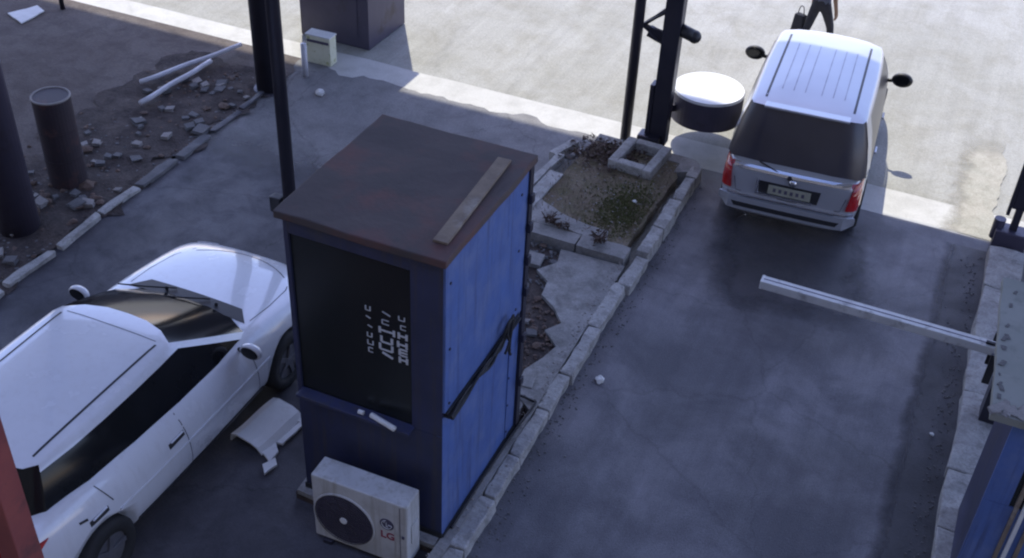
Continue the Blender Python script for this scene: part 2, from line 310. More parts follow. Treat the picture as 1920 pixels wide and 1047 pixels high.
# pale slabs by the booth's far corner
for (cx, cy, sx, sy, rz) in [(-4.47, 11.75, .20, .95, -.06), (-4.62, 12.15, .10, 1.1, -.10), (-4.60, 12.9, .12, .5, -.3)]:
    bm = B(); slab(bm, rag([(-sx/2, -sy/2), (sx/2, -sy/2), (sx/2, sy/2), (-sx/2, sy/2)], .015, .1, cy), -.1, .03)
    o = obj('edge_slab', bm, 'kerb_concrete', isl); o.location = (cx-IX, cy-IY, .2); o.rotation_euler.z = rz; o.rotation_euler.y = .03
# kerb stones down the right side
y = 5.45; k = 0
while y < 13.2:
    L = min(random.uniform(.55, .95), 13.3-y); h = .155 if y < 10.6 else .22
    bm = B(); box(bm, (0, 0, h/2-.02), (.15 + random.uniform(-.02, .015), L-.018, h+.02), None, .018)
    bmesh.ops.subdivide_edges(bm, edges=[e for e in bm.edges if e.calc_length() > .3], cuts=5, use_grid_fill=True)
    for v in bm.verts: v.co += noise.noise_vector(v.co*6+Vector((k*3, 0, 0)))*.022 + noise.noise_vector(v.co*17+Vector((0, k, 0)))*.010
    o = obj('kerb_stone', bm, 'kerb_concrete', isl); o.location = (-2.87-IX+random.uniform(-.012, .012)+(.05 if y > 10 else 0), y+L/2-IY, random.uniform(-.01, .006)); o.rotation_euler.z = random.uniform(-.02, .02); y += L; k += 1
bm = B(); slab(bm, loc([(-3.05, 13.0)] + [(-2.75 - .18*(1-math.cos(a))*1.0, 13.15+.3*math.sin(a)) for a in [i*math.pi/2/6 for i in range(7)]] + [(-4.3, 13.5), (-4.3, 13.3), (-3.05, 13.25)]), 0, .21); obj('nose_kerb', bm, 'island_concrete', isl)
# hollow concrete collar in the bed
cb = thing('concrete_collar', 'square hollow concrete collar set in the dirt bed at the foot of the dark posts', 'concrete base', (-3.56, 13.05, .17), R(-4))
for (cx, cy, sx, sy) in [(-.25, 0, .13, .74), (.25, 0, .13, .74), (0, -.30, .37, .13), (0, .32, .37, .12)]:
    bm = B(); box(bm, (cx, cy, .07), (sx, sy, .17), None, .02)
    for v in bm.verts: v.co += noise.noise_vector(v.co*6)*.012
    obj('collar_side', bm, 'kerb_concrete', cb)
bm = B(); box(bm, (0, 0, .005), (.38, .5, .03)); obj('collar_floor', bm, 'dark_soil', cb)

# ------------------------------------------------------------------ right ledge
rl = thing('kerb_ledge', 'pale rough concrete ledge along the right of the lane under the second booth', 'kerb', (1.2, 9, 0))
y = 4.0; k = 0
while y < 13.3:
    L = min(random.uniform(.8, 1.3), 13.4-y); bm = B(); box(bm, (0, 0, .07), (.42, L-.012, .18), None, .02)
    bmesh.ops.subdivide_edges(bm, edges=bm.edges, cuts=2, use_grid_fill=True)
    for v in bm.verts: v.co += noise.noise_vector(Vector((v.co.x*4, v.co.y*4+y*4, v.co.z*4)))*.035
    o = obj('ledge_block', bm, 'kerb_concrete', rl); o.location = (.04, y+L/2-9, 0); y += L

# ------------------------------------------------------------------ cars
def finish(o, mods):
    """apply modifiers through the depsgraph, keep one mesh"""
    dg = bpy.context.evaluated_depsgraph_get(); dg.update()
    me = bpy.data.meshes.new_from_object(o.evaluated_get(dg)); o.modifiers.clear(); old = o.data; o.data = me; bpy.data.meshes.remove(old)
def body(sections, wheels, wr, bw, m, root, name='body'):
    vs = []; n = len(sections[0][1]); ring = 2*n-2; fs = []
    for y, half in sections:
        vs += [(x, y, z) for x, z in half] + [(-x, y, z) for x, z in half[-2:0:-1]]
    for i in range(len(sections)-1):
        for k in range(ring):
            a = i*ring+k; b = i*ring+(k+1) % ring; fs.append((a, b, b+ring, a+ring))
    for i, s in ((0, 1), (len(sections)-1, 0)):
        o_ = i*ring
        for k in range(n-1):
            q = [o_+k, o_+k+1, o_+(ring-k-1) % ring, o_+(ring-k) % ring]
            q2 = []
            for t in q:
                if t not in q2: q2.append(t)
            if len(q2) > 2: fs.append(q2)
    o = obj(name, (vs, fs), m, root, True)
    bm = B(); bm.from_mesh(o.data); bmesh.ops.recalc_face_normals(bm, faces=bm.faces); bm.to_mesh(o.data); bm.free()
    s = o.modifiers.new('s', 'SUBSURF'); s.levels = 2; s.render_levels = 2
    cs = []
    for wy in wheels:
        for sx in (-1, 1):
            b2 = B(); cyl(b2, (sx*(bw-.24), wy, wr*.98), (sx*(bw+.3), wy, wr*.98), wr+.055, seg=40)
            c = obj('cut', b2, 'tyre', root); cs.append(c); md = o.modifiers.new('b', 'BOOLEAN'); md.object = c; md.solver = 'EXACT'
    finish(o, None)
    for c in cs: bpy.data.objects.remove(c)
    for p in o.data.polygons: p.use_smooth = True
    return o
def sec(y, w, zb, zm, zs, zd, tuck=.93):
    return (y, [(0, zb), (.7*w, zb), (.94*w, zb+.04), (w, zm), (.985*w, (zm+zs)/2+.06), (tuck*w, zs), (.8*w, zs+(zd-zs)*.5), (.4*w, zd-.01), (0, zd)])
def greenhouse(belt, roof, zb, zr, cap, classes, root, paint, bulge=.02, glassmats='dark_glass', rail=.9, rise=0.0):
    """belt/roof: half rings (x,y) rear centre -> front centre; classes: part name for each column"""
    n = len(belt); lv = [0, .3, .62, rail, 1.0]
    def full(h): return [(x, y) for x, y in h] + [(-x, y) for x, y in h[-2:0:-1]]
    fb, fr = full(belt), full(roof); N = len(fb); vs = []
    for t in lv:
        bz = bulge*math.sin(math.pi*t)
        for (x0, y0), (x1, y1) in zip(fb, fr):
            x = x0+(x1-x0)*t; y = y0+(y1-y0)*t; cx, cy = 0, 1.6; d = Vector((x-cx, (y-cy)*.3)); d = d.normalized() if d.length else d
            zb_ = zb+rise*max(0, 1-y0/3.2); vs.append((x+d.x*bz, y+d.y*bz, zb_+(zr-zb_)*t))
    cyf = sum(y for x, y in fr)/N
    parts = {}
    for li in range(len(lv)-1):
        for k in range(N):
            col = k if k < n-1 else N-1-k
            c = classes[col]
            if li == len(lv)-2 and c not in ('windscreen', 'rear_window'): c = 'roof'
            a = li*N+k; b = li*N+(k+1) % N; parts.setdefault((c, k < n-1) if c == 'side_window' else (c, k < n-1, col > 5) if c == 'pillar' else c, []).append((a, b, b+N, a+N))
    base = (len(lv)-1)*N; prev = base
    ymin = min(y for x, y in fr); ymax = max(y for x, y in fr)
    for s in (.94, .8, .6, .4, .2):
        st = len(vs)
        for (x, y) in fr:
            yy = cyf+(y-cyf)*(1-(1-s)*.98); xx = x*s
            # keep grid regular: shrink mostly toward the long axis
            vs.append((xx, cyf+(y-cyf)*s, zr+(cap-zr)*(1-s*s)**.8))
        for k in range(N):
            a = prev+k; b = prev+(k+1) % N; c_ = st+(k+1) % N; d_ = st+k; parts['roof'].append((a, b, c_, d_))
        prev = st
    vs.append((0, cyf, cap)); ci = len(vs)-1
    for k in range(N): parts['roof'].append((prev+k, prev+(k+1) % N, ci))
    out = {}
    for key, fs in parts.items():
        nm = key[0] if isinstance(key, tuple) else key
        used = sorted({i for f in fs for i in f}); mp = {i: j for j, i in enumerate(used)}
        pv = [vs[i] for i in used]; pf = [tuple(mp[i] for i in f) for f in fs]
        isg = nm in ('rear_window', 'side_window', 'windscreen')
        o = obj(nm, (pv, pf), glassmats if isg else paint, root, True)
        bm = B(); bm.from_mesh(o.data); bmesh.ops.recalc_face_normals(bm, faces=bm.faces); bm.to_mesh(o.data); bm.free()
        if isg:
            # set the pane back a few mm
            me = o.data
            for v in me.vertices:
                d = Vector((v.co.x, (v.co.y-cyf)*.6, 0)); d = d.normalized() if d.length else d; v.co -= d*.006
        out.setdefault(nm, []).append(o)
    return out
def bvh_of(objs):
    vs, fs = [], []
    for o in objs:
        k = len(vs); vs += [v.co.copy() for v in o.data.vertices]; fs += [[k+i for i in p.vertices] for p in o.data.polygons]
    return BVHTree.FromPolygons(vs, fs)
def patch(name, bvh, quad, axis, m, root, nu=6, nv=3, th=.006, off=.002, label=None, smooth=True):
    """lay a raised patch on the body: quad = four (a,b) corners in the plane across `axis` ('x+' side, 'x-' side, 'y-' rear, 'y+' front, 'z+' top)"""
    vs = []; ok = []
    for j in range(nv+1):
        for i in range(nu+1):
            u, v = i/nu, j/nv
            a = (1-v)*((1-u)*quad[0][0]+u*quad[1][0])+v*((1-u)*quad[3][0]+u*quad[2][0])
            b = (1-v)*((1-u)*quad[0][1]+u*quad[1][1])+v*((1-u)*quad[3][1]+u*quad[2][1])
            if axis[0] == 'x': s = 1 if axis[1] == '+' else -1; o_ = Vector((s*3, a, b)); d = Vector((-s, 0, 0))
            elif axis[0] == 'y': s = 1 if axis[1] == '+' else -1; o_ = Vector((a, s*3+(2.3), b)); d = Vector((0, -s, 0)); o_.y = 8 if s > 0 else -3
            else: o_ = Vector((a, b, 4)); d = Vector((0, 0, -1))
            h, nrm, ix, ds = bvh.ray_cast(o_, d)
            if h is None: h = vs[-1][0].copy() if vs else Vector((a, b, 1)); nrm = -d
            if nrm.dot(d) > 0: nrm = -nrm
            vs.append((h, nrm))
    top = [h+nn*(off+th) for h, nn in vs]; bot = [h-nn*.01 for h, nn in vs]
    W_ = nu+1; nT = len(top); fs = []
    for j in range(nv):
        for i in range(nu): a = j*W_+i; fs.append((a, a+1, a+W_+1, a+W_))
    edge = [i for i in range(W_)] + [j*W_+nu for j in range(1, nv+1)] + [nv*W_+i for i in range(nu-1, -1, -1)] + [j*W_ for j in range(nv-1, 0, -1)]
    for a, b in zip(edge, edge[1:]+edge[:1]): fs.append((a, b, b+nT, a+nT))
    return obj(name, (top+bot, fs), m, root, False, label)
def line(name, bvh, pts, w_, axis, m, root, th=.002):
    bm = B(); pts = [Vector(p) for p in pts]; rows = []
    for i, p in enumerate(pts):
        t = (pts[min(i+1, len(pts)-1)]-pts[max(0, i-1)]).normalized(); nn = Vector((-t.y, t.x)); row = []
        for s in (-1, 1):
            q = p+nn*w_/2*s
            if axis[0] == 'x': s2 = 1 if axis[1] == '+' else -1; o_ = Vector((s2*3, q.x, q.y)); d = Vector((-s2, 0, 0))
            elif axis[0] == 'y': s2 = 1 if axis[1] == '+' else -1; o_ = Vector((q.x, 8 if s2 > 0 else -3, q.y)); d = Vector((0, -s2, 0))
            else: o_ = Vector((q.x, q.y, 4)); d = Vector((0, 0, -1))
            h, nrm, ix, ds = bvh.ray_cast(o_, d)
            if h is None: continue
            if nrm.dot(d) > 0: nrm = -nrm
            row.append(bm.verts.new(h+nrm*th))
        if len(row) == 2: rows.append(row)
    for a, b in zip(rows, rows[1:]): bm.faces.new((a[0], a[1], b[1], b[0]))
    return obj(name, bm, m, root)
def lin(a, b, n=10): return [(a[0]+(b[0]-a[0])*i/n, a[1]+(b[1]-a[1])*i/n) for i in range(n+1)]
def wheel(root, x, y, r, wd, s):
    bm = B(); prof = [(r*.62, -wd/2), (r*.93, -wd/2), (r, -wd*.36), (r, wd*.36), (r*.93, wd/2), (r*.62, wd/2)]; seg = 32; rings = []
    for rr, ww in prof: rings.append([bm.verts.new((x+ww, y+rr*math.cos(2*math.pi*k/seg), r+rr*math.sin(2*math.pi*k/seg))) for k in range(seg)])
    for a, b in zip(rings, rings[1:]+rings[:1]):
        for k in range(seg): bm.faces.new((a[k], a[(k+1) % seg], b[(k+1) % seg], b[k]))
    t = obj('wheel', bm, 'tyre', root, True)
    bm = B(); cyl(bm, (x+s*wd*.30, y, r), (x+s*wd*.34, y, r), r*.62, seg=28); 
    cyl(bm, (x+s*wd*.34, y, r), (x+s*wd*.46, y, r), r*.12, seg=12)
    for k in range(5):
        a = 2*math.pi*k/5; box(bm, (x+s*wd*.40, y+math.cos(a)*r*.34, r+math.sin(a)*r*.34), (wd*.10, r*.52, r*.16), Matrix.Rotation(a, 3, 'X'), .004)
    obj('rim', bm, 'rim', t)
def mirror(root, x, y, z, s, cap, glass='dark_glass', sc=1.0):
    bm = B(); bmesh.ops.create_uvsphere(bm, u_segments=16, v_segments=10, radius=1, matrix=Matrix.Translation((x+s*.13*sc, y, z)) @ Matrix.Diagonal((.12*sc, .07*sc, .085*sc, 1)))
    for v in bm.verts:
        if v.co.y < y-.03*sc: v.co.y = y-.03*sc
    h = obj('door_mirror', bm, cap, root, True)
    bm = B(); cyl(bm, (x-s*.03, y+.03, z-.05), (x+s*.08*sc, y, z-.02), .022*sc); obj('mirror_stalk', bm, 'black_plastic', h)
    bm = B(); bmesh.ops.create_uvsphere(bm, u_segments=14, v_segments=8, radius=1, matrix=Matrix.Translation((x+s*.13*sc, y-.034*sc, z)) @ Matrix.Diagonal((.10*sc, .004, .068*sc, 1))); obj('mirror_glass', bm, glass, h, True)

# ---- white sedan, left lane
sd = thing('parked_car', 'white car with black side glass parked left of the blue booth', 'car', (-6.37, 3.80, 0), R(0.5))
S = [sec(.0, .66, .38, .55, .90, .96), sec(.08, .84, .28, .55, .98, 1.04), sec(.35, .93, .22, .52, 1.03, 1.09, .88), sec(.9, .985, .20, .50, 1.02, 1.08, .875), sec(1.8, 1.0, .18, .46, .99, 1.04, .87), sec(2.8, 1.0, .18, .46, .94, .99, .87),
     sec(3.25, .99, .18, .46, .91, .97, .88), sec(3.6, .975, .18, .46, .86, .94, .90), sec(4.0, .955, .20, .46, .80, .89, .92), sec(4.32, .92, .20, .46, .74, .83), sec(4.50, .83, .24, .46, .65, .74), sec(4.57, .68, .30, .46, .58, .64)]
sb = body(S, (.74, 3.52), .325, 1.0, 'car_white', sd)
belt = [(0, .20), (.40, .22), (.62, .27), (.74, .42), (.815, .85), (.845, 1.4), (.855, 2.0), (.845, 2.6), (.81, 3.02), (.77, 3.14), (.56, 3.27), (.28, 3.34), (0, 3.36)]
roof = [(0, .44), (.35, .45), (.53, .49), (.61, .58), (.64, .90), (.65, 1.25), (.65, 1.6), (.645, 1.9), (.635, 2.16), (.60, 2.25), (.43, 2.36), (.22, 2.42), (0, 2.43)]
cls = ['rear_window']*3 + ['side_window']*5 + ['pillar'] + ['windscreen']*3
gh = greenhouse(belt, roof, .925, 1.385, 1.44, cls, sd, 'car_white', rail=.86, rise=.11)
rb = bvh_of(gh['roof']); bb = bvh_of([sb])
for s in (1, -1):
    line('roof_strip', rb, [(s*x, y) for x, y in lin((.52, .62), (.53, 2.16), 16)], .022, 'z+', 'black_plastic', sd)
line('roof_seam', rb, lin((-.50, 2.20), (.50, 2.20), 12), .008, 'z+', 'panel_gap', sd)
for a in ('x+', 'x-'):
    line('door_seam', bb, lin((.84, 1.0), (.92, .80), 6), .010, a, 'panel_gap', sd)
    line('door_seam', bb, lin((1.86, .96), (1.90, .26), 8), .010, a, 'panel_gap', sd)
    line('door_seam', bb, lin((2.95, .90), (3.00, .26), 8), .010, a, 'panel_gap', sd)
    patch('sill_trim', bb, [(1.15, .31), (3.05, .31), (3.05, .36), (1.15, .36)], a, 'black_plastic', sd, 14, 1, .008)
    patch('waist_crease', bb, [(.95, .66), (3.6, .62), (3.6, .635), (.95, .675)], a, 'car_white', sd, 20, 1, .010)
    for y0 in (1.80, .80):
        s = 1 if a == 'x+' else -1
        o = patch('handle_recess', bb, [(y0-.16, .745), (y0+.05, .750), (y0+.05, .80), (y0-.16, .795)], a, 'black_plastic', sd, 5, 2, .003)
        h_, n_, i_, d_ = bb.ray_cast(Vector((s*3, y0-.05, .79)), Vector((-s, 0, 0)))
        bm = B(); box(bm, (h_.x+s*.012, y0-.05, .803), (.018, .17, .009), None, .003); obj('door_handle', bm, 'car_white', o)
    patch('fuel_flap_mark', bb, [(.56, .84), (.64, .82), (.64, .842), (.56, .862)], a, 'black_plastic', sd, 2, 1, .003)
# bonnet seam lines and creases
for s in (1, -1): line('bonnet_seam', bb, [(s*x, y) for x, y in [(.72, 3.28), (.73, 3.6), (.70, 3.95), (.60, 4.2)]], .010, 'z+', 'panel_gap', sd)
line('bonnet_seam', bb, [(x, 4.34-.35*(x/.75)**2) for x in [-.56+i*.08 for i in range(15)]], .012, 'z+', 'panel_gap', sd)
patch('cowl', bb, [(-.70, 3.22), (.70, 3.22), (.55, 3.40), (-.55, 3.40)], 'z+', 'black_plastic', sd, 12, 2, .004)
for s in (1, -1):
    patch('headlight', bb, [(s*.52, .56), (s*.74, .58), (s*.76, .70), (s*.56, .68)], 'y+', 'lamp_clear', sd, 6, 3, .01)
    patch('tail_lamp', bb, [(s*.38, .76), (s*.82, .78), (s*.84, .93), (s*.40, .90)], 'y-', 'lamp_red', sd, 8, 3, .012)
    bm = B(); bmesh.ops.create_uvsphere(bm, u_segments=10, v_segments=6, radius=.02, matrix=Matrix.Translation((s*.3, 3.32, .975))); obj('washer_jet', bm, 'black_plastic', sd)
patch('grille', bb, [(-.35, .48), (.35, .48), (.38, .60), (-.38, .60)], 'y+', 'black_plastic', sd, 8, 3, .006)
patch('number_plate', bb, [(-.26, .50), (.26, .50), (.26, .62), (-.26, .62)], 'y-', 'plate', sd, 4, 2, .008)
patch('spoiler_lip', bb, [(-.70, .10), (.70, .10), (.72, .20), (-.72, .20)], 'z+', 'car_white', sd, 12, 2, .025)
for a in (1, -1):
    bm = B(); tube(bm, [(a*.20, 3.36, .975), (a*.20-.25, 3.20, 1.02), (a*.20-.52, 3.10, 1.03)], .008); obj('wiper', bm, 'black_plastic', sd)
for wy in (.74, 3.52):
    for s in (-1, 1): wheel(sd, s*.88, wy, .325, .21, s)
for s in (-1, 1): mirror(sd, s*.89, 2.86, .97, s, 'car_white')

# ---- silver MPV leaving by the right lane
mv = thing('driving_car', 'silver people carrier with roof rails and dark rear window leaving the right lane', 'car', (-1.434, 12.308, 0), R(3.8))
S = [sec(.0, .72, .36, .55, .92, .96), sec(.05, .82, .30, .55, 1.0, 1.04), sec(.25, .865, .27, .58, 1.04, 1.08), sec(.9, .88, .26, .58, 1.04, 1.08), sec(2.0, .885, .25, .56, 1.03, 1.08), sec(3.2, .88, .25, .56, 1.01, 1.06),
     sec(3.6, .87, .26, .56, .96, 1.04), sec(4.1, .84, .26, .55, .85, .95), sec(4.42, .76, .27, .52, .74, .83), sec(4.55, .58, .32, .50, .64, .70)]
mb = body(S, (.86, 3.60), .325, .885, 'car_silver', mv)
belt = [(0, .10), (.45, .11), (.78, .15), (.85, .26), (.865, .55), (.87, 1.0), (.872, 1.7), (.87, 2.4), (.85, 3.05), (.82, 3.22), (.6, 3.46), (.3, 3.56), (0, 3.58)]
roof = [(0, .30), (.42, .31), (.655, .34), (.69, .42), (.70, .75), (.705, 1.1), (.71, 1.6), (.70, 2.1), (.68, 2.50), (.65, 2.62), (.46, 2.72), (.23, 2.77), (0, 2.78)]
cls = ['rear_window', 'rear_window', 'rear_window', 'pillar', 'side_window', 'side_window', 'side_window', 'side_window', 'pillar'] + ['windscreen']*3
gm = greenhouse(belt, roof, 1.03, 1.69, 1.765, cls, mv, 'car_silver', rail=.90, bulge=.025, glassmats='tinted_glass')
rb = bvh_of(gm['roof']); bb = bvh_of([mb])
for s in (1, -1):
    line('roof_groove', rb, [(s*x, y) for x, y in lin((.53, .50), (.53, 2.45), 16)], .030, 'z+', 'black_plastic', mv)
    for q in (.10, .24, .38): line('roof_rib', rb, [(s*q, y) for x, y in lin((0, .75), (0, 2.15), 14)], .014, 'z+', 'rim', mv, .003)
    patch('tail_lamp', bb, [(s*.70, .66), (s*.815, .66), (s*.815, .98), (s*.74, .98)], 'y-', 'lamp_red', mv, 4, 6, .02)
    patch('tail_lamp_side', bb, [(.06, .66), (.20, .70), (.24, .98), (.06, 1.0)], 'x+' if s > 0 else 'x-', 'lamp_red', mv, 4, 5, .014)
    patch('reflector', bb, [(s*.58, .56), (s*.79, .56), (s*.79, .61), (s*.58, .61)], 'y-', 'chrome', mv, 4, 1, .02)
    patch('headlight', bb, [(s*.5, .66), (s*.74, .68), (s*.75, .80), (s*.52, .78)], 'y+', 'lamp_clear', mv, 5, 3, .01)
patch('window_trim', bb, [(-.70, .955), (.70, .955), (.71, 1.0), (-.71, 1.0)], 'y-', 'chrome', mv, 14, 2, .018)
patch('rear_bumper', bb, [(-.80, .40), (.80, .40), (.80, .57), (-.80, .57)], 'y-', 'car_silver', mv, 16, 4, .05)
patch('bumper_insert', bb, [(-.62, .44), (.62, .44), (.66, .50), (-.66, .50)], 'y-', 'black_plastic', mv, 14, 2, .056)
patch('bumper_strip', bb, [(-.72, .585), (.72, .585), (.72, .605), (-.72, .605)], 'y-', 'chrome', mv, 12, 1, .03)
patch('plate_recess', bb, [(-.36, .66), (.36, .66), (.38, .84), (-.38, .84)], 'y-', 'black_plastic', mv, 6, 3, .002)
np_ = patch('number_plate', bb, [(-.25, .69), (.27, .69), (.27, .81), (-.25, .81)], 'y-', 'plate', mv, 4, 2, .016)
for k in range(6): patch('plate_mark', bb, [(-.19+k*.07, .725), (-.155+k*.07, .725), (-.155+k*.07, .775), (-.19+k*.07, .775)], 'y-', 'ink', np_, 1, 1, .0185)
for (a0, a1, b0, b1) in [(-.40, -.375, .68, .86), (-.40, .30, .655, .68)]:
    patch('plate_surround', bb, [(a0, b0), (a1, b0), (a1, b1), (a0, b1)], 'y-', 'chrome', mv, 8, 2, .024)
bm = B(); tube(bm, smooth_pts([(-.02, .0, .955), (-.2, .02, 1.0), (-.42, .07, 1.06)], 4), .011); cyl(bm, (-.02, -.02, .955), (-.02, .06, .955), .03); obj('rear_wiper', bm, 'black_plastic', mv)
bm = B(); cyl(bm, (.03, -.035, .90), (.03, .02, .90), .045, seg=20); obj('badge', bm, 'chrome', mv, True)
line('tailgate_seam', bb, [(-.70, .98), (-.68, .80), (-.64, .63), (0, .625), (.64, .63), (.68, .80), (.70, .98)], .010, 'y-', 'panel_gap', mv)
for a in ('x+', 'x-'):
    for pts in ([(1.12, 1.0), (1.2, .75), (1.30, .3)], [(2.15, 1.0), (2.18, .3)], [(3.15, 1.0), (3.2, .3)]): 
        pp = []
        for p, q in zip(pts, pts[1:]): pp += lin(p, q, 5)
        line('door_seam', bb, pp[:5]+pp[6:], .010, a, 'panel_gap', mv)
    s = 1 if a == 'x+' else -1
    for y0 in (1.32, 2.32):
        bm = B(); box(bm, (s*.89, y0, .86), (.03, .17, .035), None, .01); obj('door_handle', bm, 'car_silver', mv)
    patch('side_moulding', bb, [(1.25, .56), (3.1, .56), (3.1, .60), (1.25, .60)], a, 'black_plastic', mv, 12, 1, .01)
bm = B(); box(bm, (0, .33, 1.70), (1.02, .16, .03), Matrix.Rotation(R(-4), 3, 'X'), .012); obj('rear_spoiler', bm, 'car_silver', mv, False)
for wy in (.86, 3.60):
    for s in (-1, 1): wheel(mv, s*.78, wy, .325, .21, s)
for s in (-1, 1): mirror(mv, s*.87, 2.98, 1.12, s, 'black_plastic', sc=1.2)

# ------------------------------------------------------------------ blue booth
BX0, BX1, BY0, BY1, BZ0, BZ1 = -4.44, -3.04, 6.08, 7.71, .135, 3.165
bo = thing('ticket_booth', 'tall blue ticket booth with a flat rusty roof standing on the island', 'booth', (BX0, BY0, 0))
def bl(bm, x0, x1, y0, y1, z0, z1, bev=0.0): return bxx(bm, x0-BX0, x1-BX0, y0-BY0, y1-BY0, z0, z1, bev)
T = .05
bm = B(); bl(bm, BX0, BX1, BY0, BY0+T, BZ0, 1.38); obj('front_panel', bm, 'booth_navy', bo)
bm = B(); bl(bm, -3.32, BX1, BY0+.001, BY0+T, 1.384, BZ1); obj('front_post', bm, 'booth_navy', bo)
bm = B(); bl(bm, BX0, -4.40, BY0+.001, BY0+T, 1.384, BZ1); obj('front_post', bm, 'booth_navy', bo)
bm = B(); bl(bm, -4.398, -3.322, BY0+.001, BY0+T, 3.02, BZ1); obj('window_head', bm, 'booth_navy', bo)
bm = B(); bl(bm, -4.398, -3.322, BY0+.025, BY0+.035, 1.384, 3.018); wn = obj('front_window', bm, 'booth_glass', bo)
bm = B(); bl(bm, -4.40, -3.30, BY0-.10, BY0+.02, 1.36, 1.395, .006); obj('window_sill', bm, 'booth_navy', bo)
# side walls, two stacked panels with a ledge between them
bm = B(); bl(bm, BX1-T, BX1, BY0+T+.002, BY1-T, BZ0, 1.60); obj('side_panel', bm, 'booth_blue', bo)
bm = B(); bl(bm, BX1-T, BX1+.022, BY0+.004, BY1-.10, 1.66, BZ1-.02, .006); obj('side_shutter', bm, 'booth_blue', bo)
bm = B(); bl(bm, BX1-T-.01, BX1+.012, BY1-.098, BY1-T, 1.62, BZ1); obj('side_stile', bm, 'booth_blue', bo)
bm = B(); bl(bm, BX1-T, BX1+.06, BY0+.02, BY1-.14, 1.604, 1.622, .003); bl(bm, BX1-T, BX1+.04, BY0+.02, BY1-.14, 1.640, 1.656, .003); obj('side_ledge', bm, 'black_plastic', bo)
bm = B(); bl(bm, BX1-T, BX1+.004, BY0+.002, BY0+T, BZ0, 1.60); obj('corner_strip', bm, 'booth_blue', bo)
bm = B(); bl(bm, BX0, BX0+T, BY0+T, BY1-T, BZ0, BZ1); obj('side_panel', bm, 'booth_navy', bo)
bm = B(); bl(bm, BX1+.001, BX1+.010, BY1-.27, BY1-.24, BZ0+.03, 1.598, .003); obj('seam_strip', bm, 'booth_blue', bo)
for z in (.25, .6, .95, 1.3, 1.52):
    bm = B(); cyl(bm, (BX1+.008-BX0, BY1-.255-BY0, z), (BX1+.016-BX0, BY1-.255-BY0, z), .012, seg=10); obj('bolt', bm, 'dark_steel', bo)
for y, z in ((.08, 1.72), (.08, 2.3), (.08, 2.95), (1.42, 1.75), (1.42, 2.4), (1.42, 2.98)):
    bm = B(); cyl(bm, (BX1+.020-BX0, y, z), (BX1+.029-BX0, y, z), .013, seg=10); obj('bolt', bm, 'dark_steel', bo)
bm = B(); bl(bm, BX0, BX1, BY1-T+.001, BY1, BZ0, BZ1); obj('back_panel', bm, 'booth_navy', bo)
bm = B(); bl(bm, BX1+.002, BX1+.03, BY1-.045, BY1+.03, BZ0, BZ1-.01, .004); obj('corner_frame', bm, 'dark_steel', bo)
for z in (.7, 1.25, 1.8, 2.15, 2.5, 2.8):
    bm = B(); bl(bm, BX1+.03, BX1+.06, BY1-.06, BY1+.01, z, z+.09, .006); obj('hinge', bm, 'dark_steel', bo)
bm = B(); bl(bm, BX0-.05, BX1+.05, BY0-.05, BY1+.05, BZ1, BZ1+.072, .012); 
bmesh.ops.subdivide_edges(bm, edges=[e for e in bm.edges if e.calc_length() > .5], cuts=10, use_grid_fill=True)
for v in bm.verts: v.co += Vector((noise.noise(v.co*2.2)*.018, noise.noise(v.co*2.2+Vector((9, 0, 0)))*.018, noise.noise(v.co*1.6+Vector((0, 5, 0)))*.012)) + noise.noise_vector(v.co*11)*.004
rf = obj('roof', bm, 'roof_rust', bo)
bm = B(); bl(bm, BX0-.01, BX1+.01, BY0-.015, BY0-.001, BZ0, BZ0+.06); obj('skirting', bm, 'black_rubber', bo)
bm = B(); bl(bm, BX1+.005, BX1+.022, BY0, BY1, BZ0-.01, BZ0+.03); obj('skirting', bm, 'black_rubber', bo)
# pale worn lettering block on the window: four rows, three columns of illegible painted strokes
rnd = random.Random(4)
cols = [(-3.71, .08), (-3.555, .13), (-3.405, .09)]; zs = [2.50, 2.41, 2.32, 2.23, 2.15, 2.07]
for ci, (cx, cw) in enumerate(cols):
    for zi, z in enumerate(zs):
        if ci == 2 and zi < 2: k = .35
        elif ci == 0: k = .45
        else: k = 1 if zi > 1 else .4
        bm = B(); ww = cw*(.35+.6*k)*rnd.uniform(.75, 1.05); hh = .062*(.45+.55*k)
        x = cx+rnd.uniform(-.008, .008)-BX0; yy = -.002
        # open letter-like glyphs: two or three strokes each
        st = rnd.choice(['E', 'X', 'H', 'U', 'I']) if k == 1 else rnd.choice(['I', 'U', 'C'])
        tkn = .022 if k == 1 else .010
        if st in 'EHUC':
            box(bm, (x-ww/2, yy+.0265, z), (tkn, .006, hh)); 
            if st in 'HU': box(bm, (x+ww/2, yy+.0265, z), (tkn, .006, hh))
            for dz in ((0,) if st == 'H' else (-.5,) if st == 'U' else (-.5, .5) if st == 'C' else (-.5, 0, .5)): box(bm, (x, yy+.027, z+dz*hh), (ww-.002, .005, tkn*.8))
        elif st == 'X':
            for a in (.6, -.6): box(bm, (x, yy+.0265+a*.001, z), (ww, .006, tkn), Matrix.Rotation(a, 3, 'Y'))
        else: box(bm, (x, yy+.0265, z), (ww, .006, tkn), Matrix.Rotation(.35, 3, 'Y'))
        obj('letter', bm, 'marks', wn)
